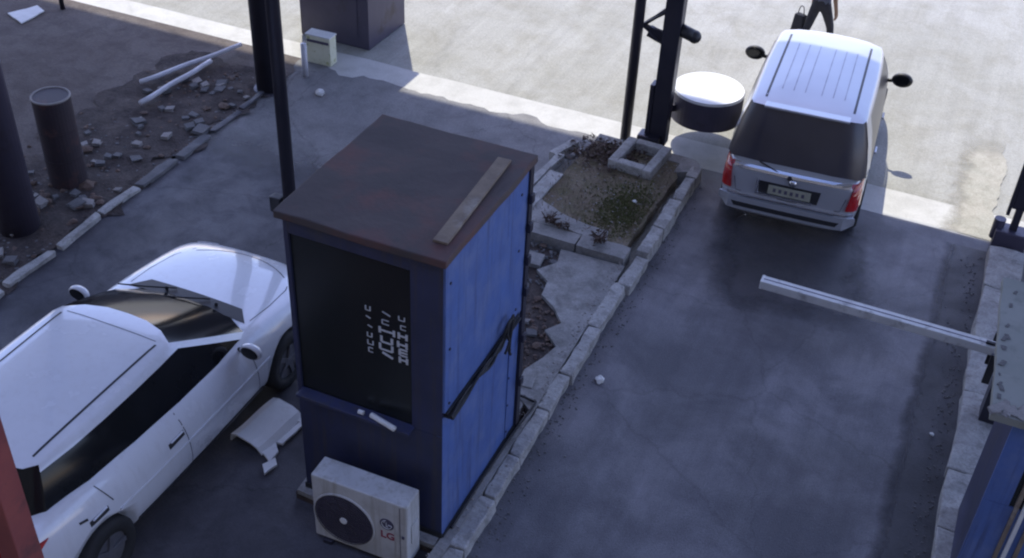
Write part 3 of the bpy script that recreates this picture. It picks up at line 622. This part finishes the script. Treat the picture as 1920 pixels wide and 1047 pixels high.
# cables bunched on the ledge
cb2 = thing('cable_bundle', 'black cables knotted and draped along the ledge on the side of the blue booth', 'cable', (BX1+.05, 6.1, 1.62))
rnd = random.Random(9)
for k in range(4):
    pts = [(.02+rnd.uniform(-.01, .02), y, .02+.03*rnd.uniform(-1, 1.2)+(0.10*max(0, y-.8)/.5)) for y in [0, .25, .5, .75, .95, 1.1, 1.25]]
    bm = B(); tube(bm, smooth_pts(pts, 5), .011); obj('cable', bm, 'black_rubber', cb2)
bm = B(); tube(bm, smooth_pts([(.03, 1.0, .12), (.05, 1.06, .24), (.04, 1.18, .20), (.05, 1.12, .02), (.04, 1.14, -.14), (.04, 1.17, -.2)], 6), .014); tube(bm, smooth_pts([(.03, 1.22, .16), (.05, 1.16, .26), (.05, 1.04, .16), (.05, 1.10, .0), (.05, 1.02, -.08)], 6), .012); obj('knot', bm, 'black_rubber', cb2)
o = B(); bxx(o, -.06, .06, -.72, .60, 0, .022, .004); pl = obj('plank', o, 'plank_wood'); pl.location = (-3.17, 6.93, BZ1+.082); pl.rotation_euler.z = R(3); tag(pl, 'weathered plank lying along the right edge of the booth roof', 'plank')
o = B(); tube(o, [(0, 0, 0), (.26, -.03, -.005)], .024, 12); tb = obj('white_tube', o, 'paper', None, True); tb.location = (-3.68, BY0-.055, 1.42); tb.rotation_euler.z = R(-6); tag(tb, 'short white tube lying on the front sill of the blue booth', 'tube')
o = B(); tube(o, [(0, 0, 0), (.05, 0, 0)], .02, 8); tb = obj('paper_scrap', o, 'paper'); tb.location = (-3.80, BY0-.06, 1.415); tag(tb, 'tiny pale scrap left of the white tube on the booth sill', 'litter')
# black hose on the island beside the booth
bm = B(); tube(bm, smooth_pts([(-3.00, 6.2, .16), (-3.005, 6.9, .16), (-2.99, 7.6, .16), (-2.96, 8.02, .165), (-3.0, 8.06, .165), (-3.16, 8.08, .165), (-3.24, 8.06, .165)], 5), .014); tag(obj('hose', bm, 'black_rubber'), 'black hose running along the foot of the blue booth and hooking round its far corner', 'hose')

# ------------------------------------------------------------------ air conditioner outdoor unit
W_, D_, H_ = .93, .24, .82
ac = thing('air_conditioner', 'grimy white outdoor air conditioner unit with round dark fan in front of the booth', 'air conditioner', (-4.11, 5.69, .0), R(1))
bm = B(); bxx(bm, 0, W_, 0, D_, .05, H_, .014); obj('casing', bm, 'ac_casing', ac)
fx, fz, fr_ = .31, .385, .285
bm = B(); cyl(bm, (fx, -.004, fz), (fx, .004, fz), fr_, seg=48); fan = obj('fan_opening', bm, 'ink', ac)
bm = B()
for rr in [fr_*(i+1)/9 for i in range(9)]:
    N = 40
    tube_pts = [(fx+rr*math.cos(2*math.pi*i/N), -.014, fz+rr*math.sin(2*math.pi*i/N)) for i in range(N+1)]
    tube(bm, tube_pts, .0035, 4)
for k in range(12):
    a = k*math.pi/6; tube(bm, [(fx+.03*math.cos(a), -.016, fz+.03*math.sin(a)), (fx+fr_*math.cos(a+.25), -.016, fz+fr_*math.sin(a+.25))], .003, 4)
obj('fan_grille', bm, 'dark_steel', fan)
bm = B(); cyl(bm, (fx, -.022, fz), (fx, -.010, fz), .035, seg=20); obj('hub_cap', bm, 'white_enamel', fan)
bm = B(); N = 48
tube(bm, [(fx+(fr_+.012)*math.cos(2*math.pi*i/N), -.004, fz+(fr_+.012)*math.sin(2*math.pi*i/N)) for i in range(N+1)], .010, 6); obj('fan_ring', bm, 'ac_casing', fan)
bm = B(); bxx(bm, .86, .865, -.003, 0, .09, .79); obj('panel_seam', bm, 'ink', ac)
bm = B(); bxx(bm, .88, .905, -.010, .0, .42, .45, .003); obj('panel_handle', bm, 'ink', ac)
bm = B(); bxx(bm, W_, W_+.012, .07, .19, .30, .52, .004); obj('valve_cover', bm, 'ac_casing', ac)
for xx in (.09, .74):
    bm = B(); bxx(bm, xx, xx+.09, -.03, D_+.03, 0, .05, .004); obj('foot', bm, 'dark_steel', ac)
def text_obj(name, s, size, m, parent, loc_, rot, ex=.002):
    cu = bpy.data.curves.new('t', 'FONT'); cu.body = s; cu.size = size; cu.extrude = ex; cu.align_x = 'CENTER'; cu.align_y = 'CENTER'; cu.offset = size*.02
    t = bpy.data.objects.new('t', cu); C.objects.link(t); dg = bpy.context.evaluated_depsgraph_get(); me = bpy.data.meshes.new_from_object(t.evaluated_get(dg)); bpy.data.objects.remove(t)
    me.materials.clear(); me.materials.append(M[m]); o = bpy.data.objects.new(name, me); C.objects.link(o); o.parent = parent; o.location = loc_; o.rotation_euler = rot; return o
lx, lz = .735, .53
bm = B(); cyl(bm, (lx, -.003, lz), (lx, .002, lz), .068, seg=36); lg = obj('logo_disc', bm, 'ink', ac)
bm = B(); N = 30
tube(bm, [(lx+.048*math.cos(a), -.006, lz+.048*math.sin(a)) for a in [math.pi*.55+i*math.pi*1.45/N for i in range(N+1)]], .004, 5)
tube(bm, [(lx+.048, -.006, lz), (lx+.012, -.006, lz)], .004, 5); tube(bm, [(lx-.004, -.006, lz+.024), (lx-.004, -.006, lz-.024), (lx+.014, -.006, lz-.024)], .004, 5)
cyl(bm, (lx-.024, -.008, lz+.022), (lx-.024, -.002, lz+.022), .006, seg=10)
obj('logo_face', bm, 'ac_casing', lg)
text_obj('logo_letters', 'LG', .115, 'ink_red', ac, (lx+.005, -.002, lz-.145), (R(90), 0, 0))
# kerb slab below the unit
# ------------------------------------------------------------------ broken white panel by the sedan
pn = thing('broken_panel', 'broken white plastic panel lying on the ground between the white car and the booth', 'panel', (-5.22, 6.64, 0), R(-8))
bm = B()
prof = [(-.26, .01), (-.24, .10), (-.16, .13), (.02, .12), (.10, .09), (.16, .03)]
nx = 9; rows = []
for i in range(nx+1):
    x = -.31+.62*i/nx; rows.append([bm.verts.new((y, x, z+.012*math.sin(x*9))) for y, z in prof])
for a, b in zip(rows, rows[1:]):
    for k in range(len(prof)-1): bm.faces.new((a[k], a[k+1], b[k+1], b[k]))
o = obj('shell', bm, 'white_enamel', pn); md = o.modifiers.new('s', 'SOLIDIFY'); md.thickness = .018; md.offset = -1
for q in [[(.15, -.30), (.30, -.36), (.27, -.20), (.17, -.12)], [(.15, .34), (.22, .38), (.24, .28), (.15, .22)], [(.17, -.12), (.24, -.10), (.23, .22), (.17, .24)], [(.26, -.42), (.36, -.50), (.38, -.34), (.30, -.28)]]:
    bm = B(); slab(bm, rag(q, .012, .05, q[0][1]), .03, .055); obj('bracket', bm, 'white_enamel', pn)

# ------------------------------------------------------------------ second booth, right
B2 = thing('right_booth', 'blue booth with a grey dusty flat top at the right end of the barrier arm', 'booth', (1.06, 7.50, 0))
bm = B(); bxx(bm, 0.12, .15, .03, 1.0, .15, 2.16); obj('side_panel', bm, 'booth_navy', B2)
bm = B(); bxx(bm, .12, 1.6, 0, .03, .15, 1.30); obj('front_panel', bm, 'booth_blue', B2)
bm = B(); bxx(bm, .12, .32, .001, .03, 1.304, 2.16); obj('front_post', bm, 'booth_blue', B2)
bm = B(); bxx(bm, .322, 1.6, .001, .03, 1.75, 2.16); obj('window_head', bm, 'booth_blue', B2)
bm = B(); bxx(bm, .322, 1.6, .012, .02, 1.304, 1.748); w2 = obj('front_window', bm, 'booth_glass', B2)
for x in (.36, .42, .50): 
    bm = B(); bxx(bm, x, x+.035, -.02, .011, .45, 1.748, .004); obj('window_frame', bm, 'plank_wood' if x != .42 else 'paper', w2)
bm = B(); bxx(bm, .151, 1.6, .97, 1.0, .15, 2.16); obj('back_panel', bm, 'booth_navy', B2)
bm = B(); slab(bm, rag([(-.07, -.06), (1.66, -.06), (1.66, 1.86), (-.14, 1.86)], .012, .1, 3), 2.16, 2.23); r2 = obj('roof', bm, 'booth_top', B2)
bm = B(); slab(bm, [(-.03, .02), (1.6, .02), (1.6, 1.8), (-.03, 1.8)], 2.231, 2.25); 
bm.free()
# crumbled mortar edge along the roof front and left side
for k in range(46):
    x = random.uniform(-.07, .5); ro = bpy.data.objects.new('mortar_lump', ROCKS[0 if k % 3 else 3]); C.objects.link(ro); ro.parent = r2; q = random.uniform(.02, .06); ro.scale = (q*random.uniform(.8, 2.0), q, q*.6); ro.location = (x, -.04+abs(random.gauss(0, .06)), 2.232); ro.rotation_euler.z = random.uniform(0, 6)
for k in range(12):
    ro = bpy.data.objects.new('mortar_lump', ROCKS[(1, 4)[k % 2]]); C.objects.link(ro); ro.parent = r2; q = random.uniform(.01, .028); ro.scale = (q, q*2.2, q*.5); ro.location = (-.05+random.uniform(-.01, .03), random.uniform(.05, 1.8), 2.232); ro.rotation_euler.z = random.uniform(-.5, .5)
# boom barrier
ba = thing('boom_barrier', 'scuffed white boom barrier arm lowered across the right lane', 'barrier', (1.16, 9.98, 0))
bm = B(); a0 = Vector((-2.40, .02, 1.0)); a1 = Vector((.0, 0, 1.0)); n = 24
for i in range(n):
    pass
box(bm, ((a0+a1)/2), ((a1-a0).length, .125, .095), Matrix.Rotation(R(-.5), 3, 'Z'), .008); arm = obj('arm', bm, 'arm_white', ba)
bm = B(); box(bm, (a0.x+.01, a0.y+.003, 1.0), (.03, .13, .10), None, .006); obj('end_cap', bm, 'paper', arm)
bm = B(); box(bm, ((a0+a1)/2 + Vector((0, 0, .0485))), ((a1-a0).length-.04, .012, .004), Matrix.Rotation(R(-.5), 3, 'Z')); obj('arm_groove', bm, 'ink', arm)
bm = B(); bxx(bm, .06, .30, -.12, .12, .15, 1.02, .01); obj('cabinet', bm, 'dark_steel', ba)
bm = B(); bxx(bm, -.05, .02, -.20, -.16, .7, 1.06); bxx(bm, -.05, .02, .12, .16, .7, 1.10); bxx(bm, -.12, .0, -.03, .0, 1.05, 1.08); obj('bracket', bm, 'black_plastic', ba)

# dark gate panel and foot at the far end of the ledge
gt = thing('gate_post', 'dark metal gate panel standing on a leg at the far end of the right ledge', 'gate', (1.20, 13.55, 0))
bm = B(); bxx(bm, -.16, .24, -.13, .13, .0, .30, .02); obj('foot', bm, 'purple_steel', gt)
bm = B(); cyl(bm, (-.14, .02, .12), (-.14, .02, .40), .07, seg=16); obj('foot_knob', bm, 'purple_steel', gt)
bm = B(); bxx(bm, -.01, .08, -.04, .04, .29, .62); obj('leg', bm, 'dark_steel', gt)
bm = B(); bxx(bm, -.06, 1.6, -.03, .03, .60, 3.4, .006); obj('panel', bm, 'dark_steel', gt)
bm = B(); bxx(bm, -.105, -.062, -.045, .045, .50, 3.42, .006); obj('stile', bm, 'dark_steel', gt)
bm = B(); bxx(bm, .33, .37, -.62, -.58, .05, .9); tube(bm, [(.35, -.6, .9), (.2, -.5, .45), (.28, -.45, .1)], .018); o = obj('prop', bm, 'black_plastic', gt)

# ------------------------------------------------------------------ posts on the island
p1 = B(); cyl(p1, (0, 0, 0), (0, 0, 5.2), .072, seg=18); p1 = obj('slim_post', p1, 'dark_steel', None, True); p1.location = (-3.98, 13.68, .1); tag(p1, 'slim dark round post left of the thick signal post on the island', 'post')
p2 = thing('signal_post', 'thick dark post with a triangular bracket and stubby lamp on the island end', 'post', (-3.52, 13.76, .1))
bm = B(); bxx(bm, -.12, .12, -.10, .10, 0.05, 5.2, .02); obj('post', bm, 'dark_steel', p2)
bm = B(); bxx(bm, -.185, -.122, -.11, .08, .1, .95, .01); obj('sleeve', bm, 'dark_steel', p2)
bm = B(); box(bm, (-.10, -.1, .10), (.32, .24, .22), None, .03); obj('foot', bm, 'dark_steel', p2)
bm = B(); tube(bm, [(-.08, 0, 2.16), (-.42, 0, 1.86), (-.08, 0, 1.66)], .045, 8); tube(bm, [(-.40, 0, 1.86), (-.06, 0, 1.80)], .03, 8); box(bm, (-.20, 0, 1.76), (.26, .06, .15), Matrix.Rotation(R(18), 3, 'Y')); o = obj('bracket', bm, 'dark_steel', p2); o.location.z = -.13
bm = B(); cyl(bm, (.10, 0, 1.78), (.30, 0, 1.72), .085, seg=18); bmesh.ops.create_uvsphere(bm, u_segments=14, v_segments=8, radius=.09, matrix=Matrix.Translation((.30, 0, 1.72))); obj('lamp', bm, 'black_plastic', p2, True)
# round white-topped drum carried beside the post
dr = thing('round_drum', 'dark round drum with a bright white flat top beside the signal post', 'drum', (-3.05, 14.38, .10))
bm = B(); cyl(bm, (0, 0, .30), (0, 0, .70), .50, .50, seg=48); obj('drum_side', bm, 'purple_steel', dr, False)
bm = B(); cyl(bm, (0, 0, .702), (0, 0, .735), .505, .49, seg=48); obj('drum_top', bm, 'white_enamel', dr)
bm = B(); box(bm, (-.38, -.35, .5), (.30, .06, .10), Matrix.Rotation(R(48), 3, 'Z')); obj('drum_bracket', bm, 'dark_steel', dr)

# ------------------------------------------------------------------ left: posts, pier, drum, pipes
tp = thing('canopy_column', 'thick dark round column at the far left kerb, behind the blue booth', 'column', (-9.30, 12.75, 0))
bm = B(); cyl(bm, (0, 0, 0), (0, 0, 12), .20, seg=28); obj('shaft', bm, 'dark_steel', tp, True)
bm = B(); cyl(bm, (0, 0, 0), (0, 0, .03), .26, .24, seg=28); obj('base_ring', bm, 'dark_steel', tp, False)
sp = thing('slim_pole', 'slim dark pole rising from behind the left side of the blue booth', 'pole', (-6.44, 9.0, 0))
bm = B(); cyl(bm, (0, 0, 0), (0, 0, 12), .075, seg=16); obj('shaft', bm, 'dark_steel', sp, True)
bm = B(); box(bm, (-.16, -.02, .95), (.14, .12, .2), None, .02); obj('junction_box', bm, 'black_plastic', sp)
wp = B(); cyl(wp, (0, 0, 0), (0, 0, .55), .045, seg=14); wp = obj('marker_post', wp, 'pipe_white', None, True); wp.location = (-9.06, 13.35, 0); tag(wp, 'short pale marker post beside the thick dark column', 'post')
pr = thing('metal_kiosk', 'big dark purple sheet metal kiosk beyond the thick column at the shadow edge', 'kiosk', (-8.66, 14.61, 0))
bm = B(); bxx(bm, -1.27, 0, 0, 1.2, .0, 3.2, .01); obj('shell', bm, 'purple_steel', pr)
bm = B(); bxx(bm, -1.0, -.2, -.012, -.001, .18, 3.0, .004); obj('door', bm, 'purple_steel', pr)
bm = B(); bxx(bm, -1.2, .06, -.06, 1.26, 3.2, 3.3); obj('roof', bm, 'drum_rust', pr)
bn = thing('cream_bin', 'small bright cream box with green markings standing before the dark kiosk', 'box', (-9.1, 13.9, 0), R(2))
bm = B(); bxx(bm, -.21, .21, -.10, .10, .0, .46, .012); obj('box_body', bm, 'bin_cream', bn)
bm = B(); bxx(bm, -.19, .19, -.112, -.101, .36, .40); obj('box_slot', bm, 'ink', bn)
bm = B(); bxx(bm, -.22, .22, -.11, .11, .461, .485, .006); obj('box_lid', bm, 'paper', bn)
dm = thing('rusty_drum', 'dark rusty upright drum with a worn pale rim standing on the dirt', 'drum', (-10.13, 9.35, 0))
bm = B(); cyl(bm, (0, 0, 0), (0, 0, 1.25), .235, seg=32)
for z in (.4, .8): cyl(bm, (0, 0, z-.015), (0, 0, z+.015), .242, seg=32)
obj('drum_wall', bm, 'drum_rust', dm)
bm = B(); N = 36; tube(bm, [(.23*math.cos(2*math.pi*i/N), .23*math.sin(2*math.pi*i/N), 1.25) for i in range(N+1)], .014, 6); obj('drum_rim', bm, 'stone_pale', dm)
lc = thing('canopy_column', 'dark round column at the left edge of the picture, nearer than the rusty drum', 'column', (-9.93, 8.25, 0))
bm = B(); cyl(bm, (0, 0, 0), (0, 0, 12), .24, seg=28); obj('shaft', bm, 'purple_steel', lc, True)
fp = B(); cyl(fp, (0, 0, 0), (0, 0, 4), .04, seg=10); fp = obj('thin_pole', fp, 'dark_steel', None, True); fp.location = (-13.9, 13.5, 0); tag(fp, 'thin dark pole at the far edge of the dirt lot, near the top left', 'pole')
wb = B(); slab(wb, rag([(-.25, -.2), (.25, -.22), (.05, .28), (-.22, .3)], .02, .1, 2), .01, .03); wb = obj('white_board', wb, 'paper'); wb.location = (-14.2, 13.0, 0); wb.rotation_euler.z = R(-20); tag(wb, 'white board scrap lying on the dirt near the thin pole, top left', 'board')
rp = thing('red_post', 'red brown steel post close behind the white car, bottom left', 'post', (-5.04, 3.50, 0))
bm = B(); bxx(bm, -.095, .095, -.095, .095, 0, 12, .012); obj('shaft', bm, 'red_steel', rp)
bm = B(); bxx(bm, -.2, .2, -.2, .2, 0.0, .02); obj('base_plate', bm, 'red_steel', rp)
for (a, b, r, lab) in [((-10.98, 11.87, .10), (-10.39, 13.6, .12), .035, 'longer of the two white pipes lying on the dirt, the far one'), ((-10.57, 11.35, .10), (-10.46, 12.9, .12), .038, 'shorter of the two white pipes lying on the dirt, the near one')]:
    bm = B(); c0 = (Vector(a)+Vector(b))/2; pa = Vector(a)-c0; pb = Vector(b)-c0
    tube(bm, [pa+(pb-pa)*i/8+Vector((.012*math.sin(i*1.4), 0, 0)) for i in range(9)], r, 10); o = obj('white_pipe', bm, 'pipe_white', None, True); o.location = c0; tag(o, lab, 'pipe', 'white pipes on the dirt')

# ------------------------------------------------------------------ person beyond the MPV
def human(root):
    J = {'pelvis': (0, 0, .92), 'belly': (0, 0, 1.08), 'chest': (.0, .03, 1.30), 'neck': (0, .04, 1.47), 'head0': (0, .05, 1.56), 'head1': (0, .06, 1.70),
         'hipL': (-.09, 0, .88), 'kneeL': (-.12, -.10, .48), 'ankL': (-.14, -.34, .10), 'toeL': (-.15, -.20, .04),
         'hipR': (.09, 0, .88), 'kneeR': (.12, .20, .50), 'ankR': (.14, .28, .09), 'toeR': (.15, .44, .04),
         'shL': (-.19, .02, 1.40), 'elL': (-.25, .02, 1.12), 'wrL': (-.26, .14, .88), 'haL': (-.26, .17, .80),
         'shR': (.19, .02, 1.40), 'elR': (.25, -.06, 1.13), 'wrR': (.27, .02, .89), 'haR': (.27, .05, .81)}
    Rr = dict(pelvis=.14, belly=.125, chest=.15, neck=.055, head0=.085, head1=.09, hipL=.10, hipR=.10, kneeL=.065, kneeR=.065, ankL=.045, ankR=.045, toeL=.035, toeR=.035, shL=.06, shR=.06, elL=.042, elR=.042, wrL=.03, wrR=.03, haL=.035, haR=.035)
    E = [('pelvis', 'belly'), ('belly', 'chest'), ('chest', 'neck'), ('neck', 'head0'), ('head0', 'head1'), ('pelvis', 'hipL'), ('hipL', 'kneeL'), ('kneeL', 'ankL'), ('ankL', 'toeL'), ('pelvis', 'hipR'), ('hipR', 'kneeR'), ('kneeR', 'ankR'), ('ankR', 'toeR'),
         ('chest', 'shL'), ('shL', 'elL'), ('elL', 'wrL'), ('wrL', 'haL'), ('chest', 'shR'), ('shR', 'elR'), ('elR', 'wrR'), ('wrR', 'haR')]
    for s, wn_, in ((-1, 'haL'), (1, 'haR')):
        h = Vector(J[wn_])
        for k, (dy, ln) in enumerate([(-.03, .06), (-.01, .075), (.01, .07), (.03, .055)]):
            a = f'{wn_}f{k}'; J[a] = (h.x+s*.005, h.y+dy, h.z-.03); J[a+'t'] = (h.x-s*.01, h.y+dy+.008, h.z-.03-ln); Rr[a] = .011; Rr[a+'t'] = .008; E += [(wn_, a), (a, a+'t')]
    ks = list(J); me = bpy.data.meshes.new('person'); me.from_pydata([J[k] for k in ks], [(ks.index(a), ks.index(b)) for a, b in E], [])
    for m in ('trousers', 'shirt', 'skin', 'hair'): me.materials.append(M[m])
    o = bpy.data.objects.new('figure', me); C.objects.link(o); o.parent = root
    sk = o.modifiers.new('skin', 'SKIN'); 
    sv = me.skin_vertices[0].data
    for i, k in enumerate(ks): sv[i].radius = (Rr[k], Rr[k]*.85 if k in ('belly', 'chest', 'pelvis') else Rr[k]); sv[i].use_root = (k == 'pelvis')
    s2 = o.modifiers.new('s', 'SUBSURF'); s2.levels = 2; s2.render_levels = 2
    finish(o, None)
    if len(o.data.materials) < 4:
        o.data.materials.clear()
        for m in ('trousers', 'shirt', 'skin', 'hair'): o.data.materials.append(M[m])
    for p in o.data.polygons:
        p.use_smooth = True; c = p.center
        p.material_index = 0 if c.z < .98 and abs(c.x) < .21 else 3 if c.z > 1.66 or (c.z > 1.56 and c.y < .04) else 2 if c.z > 1.46 or (c.z < 1.16 and abs(c.x) > .19) else 1
    return o
pe = thing('person', 'person in dark trousers walking away beyond the silver people carrier', 'person', (-2.22, 17.95, 0), R(-25))
human(pe)
bg_ = thing('carried_bag', 'dark shopping bag held low beside the walking person', 'bag', (-2.52, 18.0, .28), R(-25))
bm = B(); box(bm, (0, 0, .19), (.22, .12, .38), None, .03)
for v in bm.verts: v.co.x *= 1.15 if v.co.z < .2 else .8
obj('bag_body', bm, 'trousers', bg_); bm = B(); tube(bm, smooth_pts([(-.06, 0, .37), (-.03, 0, .50), (.03, 0, .50), (.06, 0, .37)], 4), .008); obj('bag_handle', bm, 'trousers', bg_)

# ------------------------------------------------------------------ rubble, litter, plants
def rock(name, me, x, y, z, s, sc, rz):
    o = bpy.data.objects.new(name, me); C.objects.link(o); o.location = (x, y, z); o.scale = (s*sc[0], s*sc[1], s*sc[2]); o.rotation_euler.z = rz; return o
rnd = random.Random(31)
for k in range(96):
    t = rnd.random(); y = 7.6+t*4.9; x = -10.05+rnd.gauss(0, .42); x = max(-11.0, min(-9.42, x)); s = rnd.uniform(.04, .11)*(1.25 if rnd.random() < .15 else 1)
    o = rock('rubble_chunk', ROCKS[rnd.randrange(7)], x, y, .034, s, (1, rnd.uniform(.7, 1.3), rnd.uniform(.7, 1.1)), rnd.uniform(0, 6)); mt_ = o.data.materials[0].name.split('_')[1]; big = 'large' if s > .085 else 'small'; tag(o, f'{big} {mt_} broken chunk among the rubble beside the left kerb', 'rubble', f'{big} {mt_} rubble chunks beside the left kerb')
for k in range(34):
    y = 10.0+rnd.random()*.75 if k < 16 else 8.25+rnd.random()*1.5; x = (-4.3+rnd.random()*.75) if k < 16 else (-3.8+rnd.random()*.5+.0)
    s = rnd.uniform(.03, .075); o = rock('island_stone', ROCKS[rnd.randrange(7)], x, y, .115, s, (1, rnd.uniform(.7, 1.2), .8), rnd.uniform(0, 6)); tag(o, 'broken stone in the dug out part of the island beside the booth', 'stone', 'stones in the broken part of the island')
for k in range(14):
    x = -4.5+rnd.random()*.6; y = 12.5+rnd.random()*.8; s = rnd.uniform(.03, .09); o = rock('brick_bat', ROCKS[(2, 5, 6, 1)[k % 4]], x, y, .14, s, (1.3, .8, .8), rnd.uniform(0, 6)); tag(o, 'dark rubble lump at the far left corner of the island bed', 'rubble', 'rubble at the island corner')
def scatter(name, n, fx_, m, s0, s1, label, cat='gravel', seed=1):
    r_ = random.Random(seed); bm = B()
    for k in range(n):
        x, y, z = fx_(r_); s = r_.uniform(s0, s1); mt = Matrix.Translation((x, y, z+s*.2)) @ Matrix.Rotation(r_.uniform(0, 6), 4, 'Z') @ Matrix.Diagonal((s, s*r_.uniform(.6, 1.2), s*.6, 1))
        rr = bmesh.ops.create_icosphere(bm, subdivisions=1, radius=1, matrix=mt)
        for v in rr['verts']: v.co += Vector((r_.uniform(-.25, .25), r_.uniform(-.25, .25), r_.uniform(-.2, .2)))*s
    o = obj(name, bm, m); tag(o, label, cat, kind='stuff'); return o
def f_left(r_): return (max(-11.2, min(-9.35, r_.gauss(-10.1, .5))), 7+r_.random()*6, .006)
scatter('gravel', 520, f_left, 'stone_grey', .008, .028, 'fine gravel scattered through the rubble beside the left kerb', seed=2)
scatter('gravel', 260, f_left, 'stone_brown', .01, .04, 'brown grit in the rubble strip', seed=3)
scatter('gravel', 220, lambda r_: (-4.4+r_.random()*.8, 9.9+r_.random()*.9, .1), 'stone_grey', .008, .025, 'grit between the broken slabs of the island', seed=4)
scatter('gravel', 240, lambda r_: (-3.75+r_.random()*.6, 8.1+r_.random()*1.6, .1), 'stone_brown', .01, .03, 'earth crumbs in the hole beside the booth', seed=5)
scatter('gravel', 300, lambda r_: (-4.35+r_.random()*1.3, 11.1+r_.random()*2.1, .2), 'stone_pale', .006, .018, 'small stones on the earth bed', seed=6)
# moss and low weeds over the bed
bm = B(); r_ = random.Random(12)
for k in range(3600):
    x = -3.32+r_.gauss(0, .22); y = 11.85+r_.gauss(0, .35)
    if not (-4.3 < x < -3.05 and 11.1 < y < 12.75): continue
    h = r_.uniform(.008, .035); a = r_.uniform(0, 6.28); wv = Vector((math.cos(a), math.sin(a), 0))*.012; p = Vector((x, y, .198)); tip = p+Vector((r_.uniform(-.02, .02), r_.uniform(-.02, .02), h))
    v = [bm.verts.new(p-wv), bm.verts.new(p+wv), bm.verts.new(tip)]; bm.faces.new(v)
tag(obj('moss', bm, 'moss_leaf'), 'thin yellow green moss and sprouts over the earth bed', 'moss', kind='stuff')
bm = B(); r_ = random.Random(77)
for k in range(900):
    x = -4.0+r_.gauss(0, .26); y = 13.0+r_.gauss(0, .22)
    if not (-4.6 < x < -3.35 and y < 13.38): continue
    p = Vector((x, y, .205+r_.uniform(0, .05))); q = [p+Vector((r_.uniform(-.045, .045), r_.uniform(-.045, .045), r_.uniform(-.02, .03))) for _ in range(3)]
    bm.faces.new([bm.verts.new(v) for v in q])
tag(obj('leaf_litter', bm, 'dry_stalk'), 'dark dead leaf litter heaped at the back of the island bed', 'leaves', kind='stuff')
scatter('grit', 420, lambda r_: (-2.79+abs(r_.gauss(0, .10)), 5.6+r_.random()*7.6, 0), 'stone_grey', .005, .016, 'grit gathered on the lane along the foot of the island kerb', seed=15)
scatter('grit', 300, lambda r_: (-2.98+r_.gauss(0, .06), 5.8+r_.random()*5, .142), 'stone_pale', .004, .014, 'crumbs of broken concrete on the island beside the kerb stones', seed=16)
scatter('grit', 300, lambda r_: (.98-abs(r_.gauss(0, .10)), 6+r_.random()*7.2, .008), 'stone_grey', .005, .016, 'grit along the foot of the right ledge', seed=17)
def weed(x, y, z, n, h, lab, seed):
    r2_ = random.Random(seed); t = thing('dry_weed', lab, 'plant', (x, y, z), 0, 'dry weeds on the island')
    bm = B()
    for k in range(n):
        a = r2_.uniform(0, 6.28); l_ = r2_.uniform(.3, .7)*h; hh = r2_.uniform(.4, 1)*h; b_ = Vector((r2_.uniform(-.07, .07), r2_.uniform(-.05, .05), 0))
        tube(bm, smooth_pts([b_, b_+Vector((math.cos(a)*l_*.3, math.sin(a)*l_*.3, hh*.6)), b_+Vector((math.cos(a)*l_, math.sin(a)*l_, hh))], 3), [.009]*3+[.007]*3+[.004], 5)
    obj('stem', bm, 'dry_stalk', t)
    bm = B()
    for k in range(n*6):
        p = Vector((r2_.gauss(0, h*.35), r2_.gauss(0, h*.3), r2_.uniform(.03, h*.8))); q = [p+Vector((r2_.uniform(-.04, .04), r2_.uniform(-.04, .04), r2_.uniform(-.02, .03))) for _ in range(3)]
        bm.faces.new([bm.verts.new(v) for v in q])
    obj('leaf_clump', bm, 'dry_stalk', t)
weed(-4.05, 11.12, .2, 9, .16, 'low dry weed stalks at the left of the island rim, nearer the booth', 1)
weed(-3.88, 11.05, .2, 6, .12, 'small dry tuft just right of the weed stalks on the island rim', 5)
weed(-3.38, 10.98, .2, 12, .20, 'larger dark dead plant hanging over the middle of the island rim', 2)
bm = B(); r_ = random.Random(41)
for k in range(700):
    x = r_.choice([-3.12, -3.9, -4.35])+r_.gauss(0, .12); y = r_.uniform(11.2, 13.1); a = r_.uniform(0, 6.28); h = r_.uniform(.03, .10); p = Vector((x, y, .195)); wv = Vector((math.cos(a), math.sin(a), 0))*.006
    bm.faces.new([bm.verts.new(p-wv), bm.verts.new(p+wv), bm.verts.new(p+Vector((r_.uniform(-.05, .05), r_.uniform(-.05, .05), h)))])
tag(obj('dry_grass', bm, 'plank_wood'), 'thin dry grass blades along the edges of the earth bed', 'grass', kind='stuff')
for (x, y, z, s, lab, nm) in [(-2.54, 8.84, .0, .06, 'crumpled white paper on the lane beside the island kerb', 'paper_litter'), (-.93, 6.78, .0, .028, 'tiny white scrap on the lane near the bottom of the picture', 'paper_litter'), (.66, 11.3, .01, .03, 'white scrap on the dark gutter strip beyond the barrier arm', 'paper_litter'), (.83, 9.6, .01, .025, 'small pale scrap in the dark gutter just before the barrier arm', 'paper_litter'),
                              (-8.55, 12.95, .01, .08, 'crushed pale scrap on the concrete near the thick column', 'paper_litter'), (-3.28, 12.05, .2, .035, 'small white cup on the mossy bed of the island', 'paper_litter'), (-4.02, 10.15, .14, .05, 'white crumpled cup among the broken slabs by the booth', 'paper_litter')]:
    bm = B(); bmesh.ops.create_icosphere(bm, subdivisions=2, radius=1)
    for v in bm.verts: v.co += noise.noise_vector(v.co*2.3+Vector((x, y, 0)))*.45; v.co.z = max(v.co.z, -.5)
    o = obj(nm, bm, 'paper'); o.scale = (s, s*.8, s*.6); o.location = (x, y, z+s*.25); o.rotation_euler.z = x*3; tag(o, lab, 'litter')
